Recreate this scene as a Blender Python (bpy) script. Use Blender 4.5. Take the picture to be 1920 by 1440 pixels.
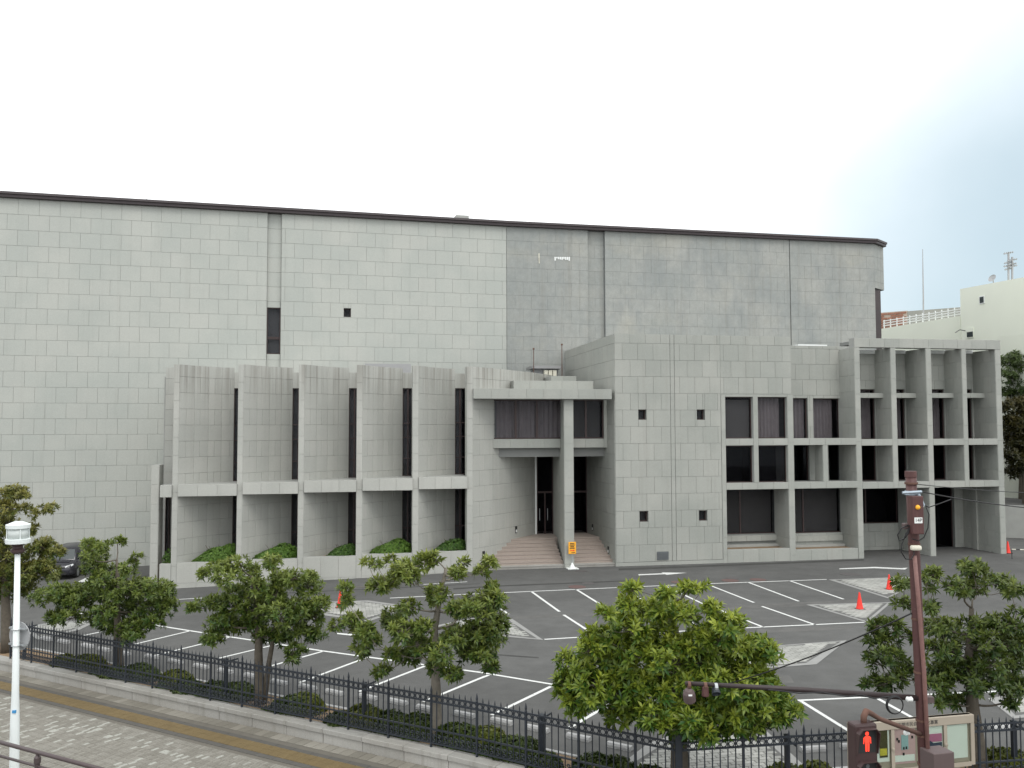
import bpy, bmesh, math, random
import numpy as np
from mathutils import Vector, Matrix

random.seed(7)
rng = np.random.default_rng(7)
R = math.radians
SC = bpy.context.scene
COL = SC.collection
for o in list(bpy.data.objects):
    bpy.data.objects.remove(o)

# ------------------------------------------------------------------ camera
FPX, PIT, ROL, CH = 1650.0, R(2.92), R(0.15), 7.5
_cp, _sp, _cr, _sr = math.cos(PIT), math.sin(PIT), math.cos(ROL), math.sin(ROL)
_F, _U, _Rt = Vector((0, _cp, _sp)), Vector((0, -_sp, _cp)), Vector((1, 0, 0))
_r2, _u2 = _Rt * _cr - _U * _sr, _Rt * _sr + _U * _cr
cam_d = bpy.data.cameras.new('camera')
cam = bpy.data.objects.new('camera', cam_d)
COL.objects.link(cam)
cam_d.sensor_width = 36
cam_d.lens = 36 * FPX / 1920
cam_d.clip_start = .1
cam_d.clip_end = 3000
m = Matrix((_r2, _u2, -_F)).transposed().to_4x4()
m.translation = (0, 0, CH)
cam.matrix_world = m
SC.camera = cam

# ------------------------------------------------------------------ world, sun, exposure
SUN_EL, SUN_AZ = R(56), R(158)          # azimuth clockwise from +Y: behind the camera, to the right
w = bpy.data.worlds.new('World'); SC.world = w; w.use_nodes = True
nt = w.node_tree; nt.nodes.clear()
def N(t, **k):
    n = nt.nodes.new(t)
    for a, b in k.items(): setattr(n, a, b)
    return n
out = N('ShaderNodeOutputWorld'); bg = N('ShaderNodeBackground')
sky = N('ShaderNodeTexSky', sky_type='NISHITA', sun_disc=False, sun_elevation=SUN_EL, sun_rotation=SUN_AZ,
        air_density=1.0, dust_density=2.0, ozone_density=1.0)
tc = N('ShaderNodeTexCoord')
# broad thin break in the overcast low to the right, soft-edged by noise
dp = N('ShaderNodeVectorMath', operation='DOT_PRODUCT'); dp.inputs[1].default_value = Vector((.66, .75, .00)).normalized()
nz = N('ShaderNodeTexNoise'); nz.inputs['Scale'].default_value = 2.2; nz.inputs['Detail'].default_value = 5
ad = N('ShaderNodeMath', operation='MULTIPLY_ADD'); ad.inputs[1].default_value = .10
mr = N('ShaderNodeMapRange', interpolation_type='SMOOTHSTEP')
mr.inputs['From Min'].default_value = .875; mr.inputs['From Max'].default_value = 1.03
mr.inputs['To Min'].default_value = 1.0; mr.inputs['To Max'].default_value = .0
mx = N('ShaderNodeMix', data_type='RGBA')
cl = N('ShaderNodeRGB'); cl.outputs[0].default_value = (16.2, 16.6, 16.9, 1)
hz = N('ShaderNodeMix', data_type='RGBA'); hz.inputs['Factor'].default_value = .80
hz.inputs['B'].default_value = (6.9, 8.5, 9.3, 1)
nt.links.new(tc.outputs['Generated'], dp.inputs[0]); nt.links.new(tc.outputs['Generated'], nz.inputs['Vector'])
nt.links.new(nz.outputs[0], ad.inputs[0]); nt.links.new(dp.outputs['Value'], ad.inputs[2])
nt.links.new(ad.outputs[0], mr.inputs[0])
nt.links.new(mr.outputs[0], mx.inputs['Factor']); nt.links.new(sky.outputs[0], hz.inputs['A'])
nt.links.new(hz.outputs['Result'], mx.inputs['A']); nt.links.new(cl.outputs[0], mx.inputs['B'])
nt.links.new(mx.outputs['Result'], bg.inputs[0]); bg.inputs[1].default_value = .1
nt.links.new(bg.outputs[0], out.inputs[0])
sl = bpy.data.lights.new('sun', 'SUN'); sl.energy = 1.3; sl.angle = R(25); sl.color = (1, .97, .92)
so = bpy.data.objects.new('sun', sl); COL.objects.link(so)
sd = Vector((math.sin(SUN_AZ) * math.cos(SUN_EL), math.cos(SUN_AZ) * math.cos(SUN_EL), math.sin(SUN_EL)))
so.rotation_euler = sd.to_track_quat('Z', 'Y').to_euler()
so.location = (0, -20, 60)
SC.view_settings.view_transform = 'Standard'; SC.view_settings.look = 'None'
SC.view_settings.gamma = 1; SC.view_settings.use_curve_mapping = False
SC.view_settings.exposure = 0.0
SC.render.engine = 'CYCLES'
SC.render.resolution_x, SC.render.resolution_y = 1024, 768

# ------------------------------------------------------------------ pixel -> place
def zg(x):                                   # the lot falls gently away to the left
    return .028 * max(-40.0, min(0.0, x + 1.0))
def ray(px, py):
    X, Y = (px - 960) / FPX, (py - 720) / FPX
    X, Y = _cr * X - _sr * Y, _sr * X + _cr * Y
    return Vector((X, _cp + _sp * Y, _sp - _cp * Y))
def G(px, py, off=0.0):                      # point on the ground sheet (plus off)
    r = ray(px, py); z = off
    for _ in range(12):
        t = (z - CH) / r.z; z = zg(r.x * t) + off
    return Vector((r.x * t, r.y * t, z))
def ZP(px, py, d):                           # point at depth d
    r = ray(px, py); r = r * (d / r.y)
    return Vector((r.x, r.y, r.z + CH))
class Fr:                                    # vertical plane: u along it (left to right seen from outside), v into it
    def __init__(s, p0, p1):
        s.o = Vector((p0[0], p0[1])); d = Vector((p1[0], p1[1])) - s.o
        s.L = d.length; s.u = d.normalized(); s.v = Vector((-s.u.y, s.u.x))
    def w(s, u, v=0.0, z=None):
        p = s.o + s.u * u + s.v * v
        return Vector((p.x, p.y)) if z is None else Vector((p.x, p.y, z))
    def pix(s, px, py, v=0.0):
        r = ray(px, py); o = s.o + s.v * v
        t = (o.x * s.v.x + o.y * s.v.y) / (r.x * s.v.x + r.y * s.v.y)
        p = Vector((r.x * t, r.y * t)) - s.o
        return p.dot(s.u), CH + r.z * t
    def rect(s, x0, y0, x1, y1, v=0.0):
        ym, xm = (y0 + y1) / 2, (x0 + x1) / 2
        return (s.pix(x0, ym, v)[0], s.pix(x1, ym, v)[0], s.pix(xm, y1, v)[1], s.pix(xm, y0, v)[1])

# ------------------------------------------------------------------ object helpers
WM = {}
def link(o, parent=None, M=None):
    COL.objects.link(o)
    M = M or Matrix.Identity(4)
    WM[o.name] = M
    if parent is not None:
        o.parent = parent
        o.matrix_parent_inverse = WM[parent.name].inverted()
    o.matrix_basis = M
    return o
def thing(name, label, cat, loc=(0, 0, 0), group=None):
    o = bpy.data.objects.new(name, None); o.empty_display_size = .2
    link(o, None, Matrix.Translation(Vector(loc)))
    o['label'] = label; o['category'] = cat
    if group: o['group'] = group
    return o
def tag(o, label=None, cat=None, group=None, kind=None):
    for k, v in (('label', label), ('category', cat), ('group', group), ('kind', kind)):
        if v: o[k] = v
    return o
class MB:
    def __init__(s): s.v = []; s.f = []
    def add(s, vs, fs):
        n = len(s.v); s.v += [tuple(p) for p in vs]; s.f += [tuple(i + n for i in f) for f in fs]
    def hexa(s, b, t):                       # bottom 4, top 4 (ccw)
        s.add(list(b) + list(t), [(3, 2, 1, 0), (4, 5, 6, 7)] + [(i, (i + 1) % 4, 4 + (i + 1) % 4, 4 + i) for i in range(4)])
    def box(s, x0, x1, y0, y1, z0, z1, M=None):
        q = [Vector(p) for p in ((x0, y0, z0), (x1, y0, z0), (x1, y1, z0), (x0, y1, z0), (x0, y0, z1), (x1, y0, z1), (x1, y1, z1), (x0, y1, z1))]
        if M: q = [M @ p for p in q]
        s.hexa(q[:4], q[4:])
    def fbox(s, fr, u0, u1, v0, v1, z0, z1):
        q = [(u0, v0), (u1, v0), (u1, v1), (u0, v1)]
        s.hexa([fr.w(a, b, z0) for a, b in q], [fr.w(a, b, z1) for a, b in q])
    def prism(s, poly, z0, z1):
        n = len(poly)
        a = sum(poly[i][0] * poly[(i + 1) % n][1] - poly[(i + 1) % n][0] * poly[i][1] for i in range(n))
        if a < 0: poly = poly[::-1]
        f0 = (lambda p: z0) if not callable(z0) else z0
        f1 = (lambda p: z1) if not callable(z1) else z1
        s.add([(p[0], p[1], f0(p)) for p in poly] + [(p[0], p[1], f1(p)) for p in poly],
              [tuple(range(n - 1, -1, -1)), tuple(range(n, 2 * n))] + [(i, (i + 1) % n, n + (i + 1) % n, n + i) for i in range(n)])
    def tube(s, pts, rad, n=8, cap=True):
        pts = [Vector(p) for p in pts]
        if not hasattr(rad, '__len__'): rad = [rad] * len(pts)
        base = len(s.v); up = None
        for i, p in enumerate(pts):
            d = (pts[min(i + 1, len(pts) - 1)] - pts[max(i - 1, 0)])
            d = d.normalized() if d.length > 1e-9 else Vector((0, 0, 1))
            if up is None: up = Vector((1, 0, 0)) if abs(d.x) < .8 else Vector((0, 1, 0))
            a = (up - d * up.dot(d)).normalized(); b = d.cross(a); up = a
            for k in range(n):
                t = 2 * math.pi * k / n
                s.v.append(tuple(p + (a * math.cos(t) + b * math.sin(t)) * rad[i]))
        for i in range(len(pts) - 1):
            for k in range(n):
                k2 = (k + 1) % n
                s.f.append((base + i * n + k, base + i * n + k2, base + (i + 1) * n + k2, base + (i + 1) * n + k))
        if cap:
            s.f.append(tuple(base + k for k in range(n - 1, -1, -1)))
            s.f.append(tuple(base + (len(pts) - 1) * n + k for k in range(n)))
    def lathe(s, prof, n=16, M=None):        # prof: (r, z)
        base = len(s.v)
        for r, z in prof:
            for k in range(n):
                t = 2 * math.pi * k / n; p = Vector((r * math.cos(t), r * math.sin(t), z))
                s.v.append(tuple(M @ p if M else p))
        for i in range(len(prof) - 1):
            for k in range(n):
                k2 = (k + 1) % n
                s.f.append((base + i * n + k, base + i * n + k2, base + (i + 1) * n + k2, base + (i + 1) * n + k))
        s.f.append(tuple(base + k for k in range(n - 1, -1, -1)))
        s.f.append(tuple(base + (len(prof) - 1) * n + k for k in range(n)))
    def mesh(s, name, mat, smooth=False):
        me = bpy.data.meshes.new(name); me.from_pydata(s.v, [], s.f); me.update()
        if mat: me.materials.append(mat)
        if smooth: me.polygons.foreach_set('use_smooth', [True] * len(me.polygons))
        return me
    def build(s, name, mat, parent=None, smooth=False, M=None, bevel=0):
        o = bpy.data.objects.new(name, s.mesh(name, mat, smooth))
        if bevel:
            b = o.modifiers.new('bevel', 'BEVEL'); b.width = bevel; b.segments = 2; b.limit_method = 'ANGLE'
        return link(o, parent, M)
def rebase(o, loc):                          # move a top-level mesh's origin to its base
    loc = Vector(loc); o.data.transform(Matrix.Translation(-loc)); M = Matrix.Translation(loc)
    WM[o.name] = M; o.matrix_basis = M
    return o
def clone(src, parent, M):
    c = src.copy(); return link(c, parent, M)
def sheet(name, poly, off, mat, parent=None, smooth=False):     # flat sheet following the ground's fall
    bm = bmesh.new()
    a = sum(poly[i][0] * poly[(i + 1) % len(poly)][1] - poly[(i + 1) % len(poly)][0] * poly[i][1] for i in range(len(poly)))
    if a < 0: poly = poly[::-1]
    bm.faces.new([bm.verts.new((p[0], p[1], 0)) for p in poly])
    bmesh.ops.triangulate(bm, faces=bm.faces[:])
    for cx in (-1.0, -41.0):
        bmesh.ops.bisect_plane(bm, geom=bm.verts[:] + bm.edges[:] + bm.faces[:], plane_co=(cx, 0, 0), plane_no=(1, 0, 0))
    for v in bm.verts: v.co.z = zg(v.co.x) + off
    me = bpy.data.meshes.new(name); bm.to_mesh(me); bm.free()
    me.materials.append(mat)
    return link(bpy.data.objects.new(name, me), parent)
def line_sheet(name, a, b, wd, off, mat, parent):
    a, b = Vector(a[:2]), Vector(b[:2]); d = (b - a).normalized(); n = Vector((-d.y, d.x)) * wd / 2
    return sheet(name, [a - n, b - n, b + n, a + n], off, mat, parent)

# ------------------------------------------------------------------ materials
class NT:
    def __init__(s, name):
        s.m = bpy.data.materials.new(name); s.m.use_nodes = True; s.t = s.m.node_tree
        s.b = s.t.nodes['Principled BSDF']; s.o = s.t.nodes['Material Output']
    def n(s, t, **k):
        n = s.t.nodes.new(t)
        for a, b in k.items(): setattr(n, a, b)
        return n
    def l(s, a, b): s.t.links.new(a, b)
    def pos(s, scale=(1, 1, 1)):
        g = s.n('ShaderNodeNewGeometry'); v = s.n('ShaderNodeVectorMath', operation='MULTIPLY')
        v.inputs[1].default_value = scale; s.l(g.outputs['Position'], v.inputs[0]); return v.outputs[0]
    def noise(s, scale, vec=None, detail=4, rough=.55):
        n = s.n('ShaderNodeTexNoise'); n.inputs['Scale'].default_value = scale; n.inputs['Detail'].default_value = detail
        n.inputs['Roughness'].default_value = rough
        s.l(vec if vec is not None else s.pos(), n.inputs['Vector']); return n.outputs[0]
    def ramp(s, f, a, b, lo=0., hi=1.):
        r = s.n('ShaderNodeMapRange', interpolation_type='SMOOTHSTEP'); r.inputs['From Min'].default_value = a; r.inputs['From Max'].default_value = b
        r.inputs['To Min'].default_value = lo; r.inputs['To Max'].default_value = hi; s.l(f, r.inputs[0]); return r.outputs[0]
    def mix(s, f, a, b, mode='MIX'):
        x = s.n('ShaderNodeMix', data_type='RGBA', blend_type=mode)
        for i, val in (('Factor', f), ('A', a), ('B', b)):
            if hasattr(val, 'links'): s.l(val, x.inputs[i])
            else: x.inputs[i].default_value = val if i == 'Factor' else (*val, 1)
        return x.outputs['Result']
    def mul(s, a, b):
        x = s.n('ShaderNodeMath', operation='MULTIPLY')
        for i, val in enumerate((a, b)):
            if hasattr(val, 'links'): s.l(val, x.inputs[i])
            else: x.inputs[i].default_value = val
        return x.outputs[0]
    def add(s, a, b):
        x = s.n('ShaderNodeMath', operation='ADD')
        for i, val in enumerate((a, b)):
            if hasattr(val, 'links'): s.l(val, x.inputs[i])
            else: x.inputs[i].default_value = val
        return x.outputs[0]
    def scale(s, col, f):                    # colour times scalar
        x = s.n('ShaderNodeVectorMath', operation='SCALE'); s.l(col, x.inputs[0])
        if hasattr(f, 'links'): s.l(f, x.inputs['Scale'])
        else: x.inputs['Scale'].default_value = f
        return x.outputs[0]
    def bump(s, h, st, dist=.02):
        b = s.n('ShaderNodeBump'); b.inputs['Strength'].default_value = st; b.inputs['Distance'].default_value = dist
        s.l(h, b.inputs['Height']); s.l(b.outputs[0], s.b.inputs['Normal'])
    def set(s, col=None, rough=None, spec=None, metal=None):
        if col is not None:
            if hasattr(col, 'links'): s.l(col, s.b.inputs['Base Color'])
            else: s.b.inputs['Base Color'].default_value = (*col, 1)
        if rough is not None: s.b.inputs['Roughness'].default_value = rough
        if spec is not None: s.b.inputs['Specular IOR Level'].default_value = spec
        if metal is not None: s.b.inputs['Metallic'].default_value = metal
        return s.m
def plain(name, col, rough=.6, var=.15, sc=6, spec=.4, metal=0, bump=0, bsc=60):
    t = NT(name); n = t.noise(sc)
    c = t.mix(n, tuple(x * (1 - var) for x in col), tuple(min(1, x * (1 + var)) for x in col))
    if bump: t.bump(t.noise(bsc), bump)
    return t.set(c, rough, spec, metal)
def isle_rand(t):
    g = t.n('ShaderNodeNewGeometry'); oi = t.n('ShaderNodeObjectInfo')
    s_ = t.add(g.outputs['Random Per Island'], oi.outputs['Random'])
    f = t.n('ShaderNodeMath', operation='FRACT'); t.l(s_, f.inputs[0]); return f.outputs[0]
def granite(name, ca, cb, streak=.25, tilevar=.07, top=None, blotch=None):
    t = NT(name)
    spk = t.noise(38, detail=3, rough=.8); big = t.noise(.35, detail=5)
    c = t.mix(t.ramp(big, .35, .65), ca, cb)
    rr = isle_rand(t)
    c = t.scale(c, t.ramp(rr, 0, 1, 1 - tilevar, 1 + tilevar))
    c = t.mix(t.mul(t.ramp(rr, .5, 1.0), .11 if not blotch else .04), c, (.43, .405, .37))
    c = t.scale(c, t.ramp(spk, .25, .75, .86, 1.12))
    if blotch:
        b1 = t.noise(.20, t.pos((1, 1, 1.6)), 7, .62); b2 = t.noise(.30, t.pos((1.6, 1.6, .9)), 7, .66)
        c = t.mix(t.mul(t.ramp(b1, .50, .72), .45), c, (.355, .345, .29))
        c = t.mix(t.mul(t.ramp(b2, .44, .70), .70), c, (.225, .242, .238))
        b3 = t.noise(2.6, detail=6, rough=.7)
        c = t.scale(c, t.ramp(b3, .3, .7, .93, 1.06))
    st = t.noise(1.0, t.pos((3.2, 3.2, .10)), 5, .6)
    amt = t.mul(t.ramp(st, .50, .72), streak)
    if top:                                  # run-off stains below a coping
        g = t.n('ShaderNodeNewGeometry'); sx = t.n('ShaderNodeSeparateXYZ'); t.l(g.outputs['Position'], sx.inputs[0])
        amt = t.add(amt, t.mul(t.mul(t.ramp(st, .40, .62), t.ramp(sx.outputs[2], top[0], top[1])), .50))
    c = t.mix(amt, c, (.20, .19, .165))
    t.bump(spk, .12, .01)
    return t.set(c, .72, .3)
M = {}
M['granite'] = granite('granite', (.300, .312, .285), (.345, .352, .322), .16, .025)
M['granite_fin'] = granite('granite_fin', (.375, .380, .350), (.415, .418, .386), .10, .02, top=(8.4, 10.8))
M['granite_hall'] = granite('granite_hall', (.378, .396, .366), (.412, .424, .390), .08, .015)
M['granite_old'] = granite('granite_old', (.268, .282, .268), (.310, .316, .295), .30, .008, blotch=True)
M['joint_old'] = plain('joint_old', (.20, .21, .205), .9)
M['joint'] = plain('joint_mortar', (.215, .22, .205), .9)
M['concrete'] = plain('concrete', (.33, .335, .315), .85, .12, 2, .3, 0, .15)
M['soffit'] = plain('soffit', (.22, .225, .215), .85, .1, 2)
M['step'] = plain('step_granite', (.325, .275, .24), .7, .16, 14, .35)
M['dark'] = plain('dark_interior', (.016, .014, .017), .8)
M['bronze'] = plain('bronze_frame', (.045, .027, .025), .45, .2, 5)
M['eave'] = plain('eave_metal', (.045, .034, .036), .5, .2, 3)
M['eave_top'] = plain('eave_top', (.062, .052, .053), .55, .2, 2)
M['white'] = plain('white_paint', (.74, .76, .74), .45, .05, 3)
M['lampwhite'] = plain('lamp_white', (.70, .74, .73), .4, .06, 4)
M['curtain'] = plain('curtain', (.60, .545, .51), .9, .2, 3)
M['blind'] = plain('blind', (.30, .29, .26), .9, .06, 3)
M['grey_metal'] = plain('grey_metal', (.30, .30, .30), .45, .1, 6, .5, .3)
M['steel'] = plain('steel', (.42, .44, .45), .4, .15, 8, .5, .6)
M['iron'] = plain('fence_iron', (.018, .023, .031), .5, .25, 9, .45)
M['kerbstone'] = granite('kerbstone', (.285, .275, .25), (.345, .338, .315), .55, .05)
M['wheelstop'] = plain('wheelstop', (.36, .36, .355), .85, .18, 5, .3, 0, .15)
M['rust'] = plain('rust', (.115, .060, .044), .85, .4, 7)
M['cone'] = plain('cone_orange', (.78, .045, .03), .5, .06, 5)
M['rubber'] = plain('rubber', (.02, .02, .02), .7)
M['yellow'] = plain('sign_yellow', (.85, .40, .03), .5, .06, 5)
M['black'] = plain('print_black', (.02, .02, .02), .6)
M['blue'] = plain('tape_blue', (.05, .25, .5), .5)
M['rail'] = plain('rail_brown', (.07, .052, .052), .45, .2, 8)
M['wire'] = plain('wire', (.012, .012, .013), .5)
M['grille'] = plain('vent_grille', (.11, .12, .125), .5)
M['cream'] = plain('cream_box', (.62, .60, .50), .6)
M['bgwall'] = plain('bg_wall', (.74, .77, .66), .75, .05, .4)
M['bggrey'] = plain('bg_grey', (.26, .26, .24), .85, .15, 1)
M['bark'] = plain('bark', (.115, .10, .08), .9, .35, 9, .2, 0, .6, 25)
M['bark_pale'] = plain('bark_pale', (.20, .18, .15), .9, .35, 9, .2, 0, .6, 25)
M['soil'] = plain('soil', (.23, .165, .105), .95, .3, 4, .1, 0, .6, 12)
M['postgrey'] = plain('sign_back', (.33, .335, .34), .5, .08, 5, .4, .2)
M['signalbrown'] = plain('signal_brown', (.048, .027, .026), .5, .2, 8)
M['armdark'] = plain('arm_dark', (.032, .022, .022), .5, .3, 8)
M['boxbrown'] = plain('box_brown', (.10, .072, .07), .6, .15, 8)
M['manhole'] = plain('manhole_iron', (.085, .08, .078), .7, .25, 9)
M['manhole_red'] = plain('manhole_red', (.115, .072, .066), .7, .25, 9)
M['galv'] = plain('galvanised', (.34, .40, .45), .5, .15, 12, .5, .3)
M['boardframe'] = plain('board_frame', (.32, .28, .225), .6, .1, 4)
M['paper'] = plain('paper', (.66, .71, .66), .8, .04, 5)
M['pink'] = plain('poster_pink', (.50, .34, .34), .7, .12, 9)
M['rose'] = plain('poster_rose', (.40, .14, .24), .7, .1, 9)
M['navy'] = plain('poster_navy', (.035, .05, .085), .7, .2, 9)
M['teal'] = plain('poster_teal', (.27, .42, .43), .7, .15, 9)
M['oliveposter'] = plain('poster_olive', (.06, .055, .02), .7, .4, 30)
M['posteryel'] = plain('poster_yellow', (.5, .45, .05), .7, .3, 20)
M['brick'] = plain('brick', (.27, .125, .085), .85, .55, 1.6)
M['brickjoint'] = plain('brick_joint', (.40, .34, .29), .9, .2, 2)
M['carpaint'] = plain('car_paint', (.030, .030, .038), .25, .1, 3, .6)
M['chrome'] = plain('chrome', (.5, .5, .5), .2, .05, 5, .5, .8)
M['carwhite'] = plain('car_white', (.7, .72, .72), .3, .03, 3, .6)
M['plate'] = plain('plate_white', (.75, .76, .74), .5)
M['marking'] = None

def asphalt():
    t = NT('asphalt'); big = t.noise(.22, detail=5); fine = t.noise(90, detail=2, rough=.8); mid = t.noise(1.3, detail=6, rough=.7)
    c = t.mix(t.ramp(big, .3, .7), (.078, .078, .075), (.102, .102, .098))
    c = t.scale(c, t.ramp(fine, .2, .8, .72, 1.28)); c = t.scale(c, t.ramp(mid, .25, .75, .88, 1.12))
    pale = t.noise(.5, t.pos((.5, 1.6, 1)), 7, .7)
    c = t.mix(t.mul(t.ramp(pale, .60, .78), .35), c, (.15, .147, .138))
    t.bump(fine, .35, .01); return t.set(c, .85, .3)
M['asphalt'] = asphalt()
def paintline():
    t = NT('road_paint'); n = t.noise(18, detail=5, rough=.7)
    c = t.mix(t.ramp(n, .30, .44), (.24, .24, .23), (.62, .63, .61)); t.bump(n, .2, .01)
    return t.set(c, .7, .3)
M['marking'] = paintline()
def pavers():
    t = NT('pavers'); rr = isle_rand(t); n = t.noise(.35, t.pos((1, 1, 1)), 3)
    wn = t.n('ShaderNodeTexWhiteNoise', noise_dimensions='1D'); t.l(rr, wn.inputs['W'])
    c = t.mix(t.ramp(wn.outputs['Value'], 0, 1), (.180, .170, .145), (.228, .218, .190))
    lt = t.mul(t.ramp(rr, .86, .87), t.ramp(n, .47, .51))
    c = t.mix(lt, c, (.335, .335, .30)); c = t.scale(c, t.ramp(t.noise(25, detail=4), .3, .7, .88, 1.12))
    return t.set(c, .85, .3)
M['paver'] = pavers()
M['slab'] = granite('edge_slab', (.185, .172, .142), (.225, .212, .180), .3, .10)
def cobble():
    t = NT('cobble'); rr = isle_rand(t); n = t.noise(.8, detail=5)
    c = t.mix(rr, (.255, .257, .238), (.36, .36, .335)); c = t.scale(c, t.ramp(n, .3, .7, .86, 1.1))
    return t.set(c, .85, .3)
M['cobble'] = cobble()
M['cobblejoint'] = plain('cobble_joint', (.10, .10, .095), .9)
M['border'] = plain('island_border', (.25, .25, .24), .85, .12, 3)
M['tactile'] = plain('tactile_yellow', (.162, .120, .058), .8, .22, 3, .3, 0, .2, 40)
M['tacborder'] = plain('tactile_border', (.088, .083, .074), .85, .18, 3)
M['paverjoint'] = plain('paver_joint', (.13, .12, .10), .95, .2, 3)
def polemat():
    t = NT('pole_paint'); n = t.noise(3.0, t.pos((6, 6, .8)), 6, .7); r2 = t.noise(9, detail=5, rough=.7)
    c = t.mix(t.ramp(n, .45, .75), (.078, .033, .031), (.112, .052, .045))
    c = t.mix(t.mul(t.ramp(r2, .60, .72), .7), c, (.26, .17, .14)); return t.set(c, .55, .4)
M['pole'] = polemat()
M['conduit'] = plain('conduit', (.19, .10, .088), .6, .35, 14)
def glassmat(name, tr, rough=.02, ior=1.14):
    t = NT(name); t.t.nodes.remove(t.b)
    tp = t.n('ShaderNodeBsdfTransparent'); tp.inputs[0].default_value = (*tr, 1)
    gl = t.n('ShaderNodeBsdfGlossy'); gl.inputs['Roughness'].default_value = rough; gl.inputs[0].default_value = (.75, .8, .85, 1)
    fr = t.n('ShaderNodeFresnel'); fr.inputs[0].default_value = ior; mxs = t.n('ShaderNodeMixShader')
    t.l(fr.outputs[0], mxs.inputs[0]); t.l(tp.outputs[0], mxs.inputs[1]); t.l(gl.outputs[0], mxs.inputs[2]); t.l(mxs.outputs[0], t.o.inputs[0])
    return t.m
M['glass'] = glassmat('window_glass', (.66, .66, .68))
M['glass_lamp'] = glassmat('lamp_glass', (.90, .92, .90))
M['frosted'] = plain('frosted_glass', (.52, .56, .54), .25, .04, 3, .5)
def leafmat():
    t = NT('leaf'); a = t.n('ShaderNodeAttribute', attribute_name='Col'); rr = t.noise(6, detail=3)
    c = t.scale(a.outputs['Color'], t.ramp(rr, .3, .7, .82, 1.18)); t.set(c, .42, .35)
    tl = t.n('ShaderNodeBsdfTranslucent'); t.l(t.scale(c, 1.25), tl.inputs[0])
    ms = t.n('ShaderNodeMixShader'); ms.inputs[0].default_value = .25
    t.l(t.b.outputs[0], ms.inputs[1]); t.l(tl.outputs[0], ms.inputs[2]); t.l(ms.outputs[0], t.o.inputs[0]); return t.m
M['leaf'] = leafmat()
def emis(name, col, st):
    t = NT(name); t.set((.02, .0, .0), .4); t.b.inputs['Emission Color'].default_value = (*col, 1); t.b.inputs['Emission Strength'].default_value = st; return t.m
M['redlamp'] = emis('red_lamp', (1, .06, .03), 1.7)

# ------------------------------------------------------------------ fence line and ground sheets
FC = Vector((3.23, 17.56))                                    # fence corner
FA = Vector((-17.38, 30.62))
FLd = (FC - FA).normalized(); FLn = Vector((-FLd.y, FLd.x))     # into the lot
FB = Vector((10.93, 18.8)); FRd = (FB - FC).normalized(); FRn = Vector((-FRd.y, FRd.x))
def fl(s, n=0): return FC - FLd * s + FLn * n                   # s metres back along the left run
def frr(s, n=0): return FC + FRd * s + FRn * n
def corner(n):                                                  # corner of the two offset lines
    a, b = fl(0, n), frr(0, n); d = FLd.x * FRd.y - FLd.y * FRd.x; t = ((b.x - a.x) * FRd.y - (b.y - a.y) * FRd.x) / d
    return a + FLd * t
def band(n0, n1, s0=60, s1=60): return [fl(s0, n0), corner(n0), frr(s1, n0), frr(s1, n1), corner(n1), fl(s0, n1)]

gnd = sheet('ground', [(-800, -60), (800, -60), (800, 1500), (-800, 1500)], -.34, M['asphalt']); tag(gnd, kind='structure')
lot = sheet('parking_lot', [fl(60, 1.45), corner(1.45), frr(60, 1.45), (70, 90), (-75, 90)], 0.0, M['asphalt']); tag(lot, kind='structure')
bed = sheet('planting_bed', band(.1, 1.35), .07, M['soil']); tag(bed, kind='structure')
SWO = -.19
swk = sheet('sidewalk', band(-9.5, -.2, 60, 60), SWO - .012, M['paverjoint']); tag(swk, kind='structure')

# kerb: granite blocks, two courses, one block per fence bay
PS = 1.29
kerb = thing('kerb', 'x', 'x', (FC.x, FC.y, 0)); del kerb['label']; del kerb['category']; kerb['kind'] = 'structure'
def kerb_block(a, b, nrm, z0, z1, n0, n1, name, mat, parent):
    mb = MB(); q = [a + nrm * n0, b + nrm * n0, b + nrm * n1, a + nrm * n1]
    mb.prism([tuple(p) for p in q], lambda p: zg(p[0]) + z0, lambda p: zg(p[0]) + z1)
    return mb.build(name, mat, parent, bevel=.012)
for k in range(21):
    g = .006; a, b = fl(PS * (k + 1) - g + .25), fl(PS * k + g + .25)
    kerb_block(a, b, FLn, .047, .165, -.26, .12, 'kerb_cap', M['kerbstone'], kerb)
    kerb_block(a, b, FLn, SWO - .03, .039, -.22, .10, 'kerb_block', M['kerbstone'], kerb)
for k in range(9):
    g = .006; a, b = frr(PS * k + g + .25), frr(PS * (k + 1) - g + .25)
    kerb_block(a, b, FRn, .045, .165, -.24, .12, 'kerb_cap', M['kerbstone'], kerb)
    kerb_block(a, b, FRn, SWO - .03, .039, -.22, .10, 'kerb_block', M['kerbstone'], kerb)
mbk = MB(); cc = [fl(.256, -.24), corner(-.24), frr(.256, -.24), frr(.256, .12), corner(.12), fl(.256, .12)]
mbk.prism([tuple(p) for p in cc], SWO - .03, .165); mbk.build('kerb_block', M['kerbstone'], kerb, bevel=.012)
for k in range(42):                                             # low rear edging of the bed
    a, b = fl(.6 * (k + 1) - .005, 1.35), fl(.6 * k + .005, 1.35)
    kerb_block(a, b, FLn, -.05, .10, 0, .11, 'edging_block', M['wheelstop'], kerb)
for k in range(14):
    a, b = frr(.6 * k + .005, 1.35), frr(.6 * (k + 1) - .005, 1.35)
    kerb_block(a, b, FRn, -.05, .10, 0, .11, 'edging_block', M['wheelstop'], kerb)

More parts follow.
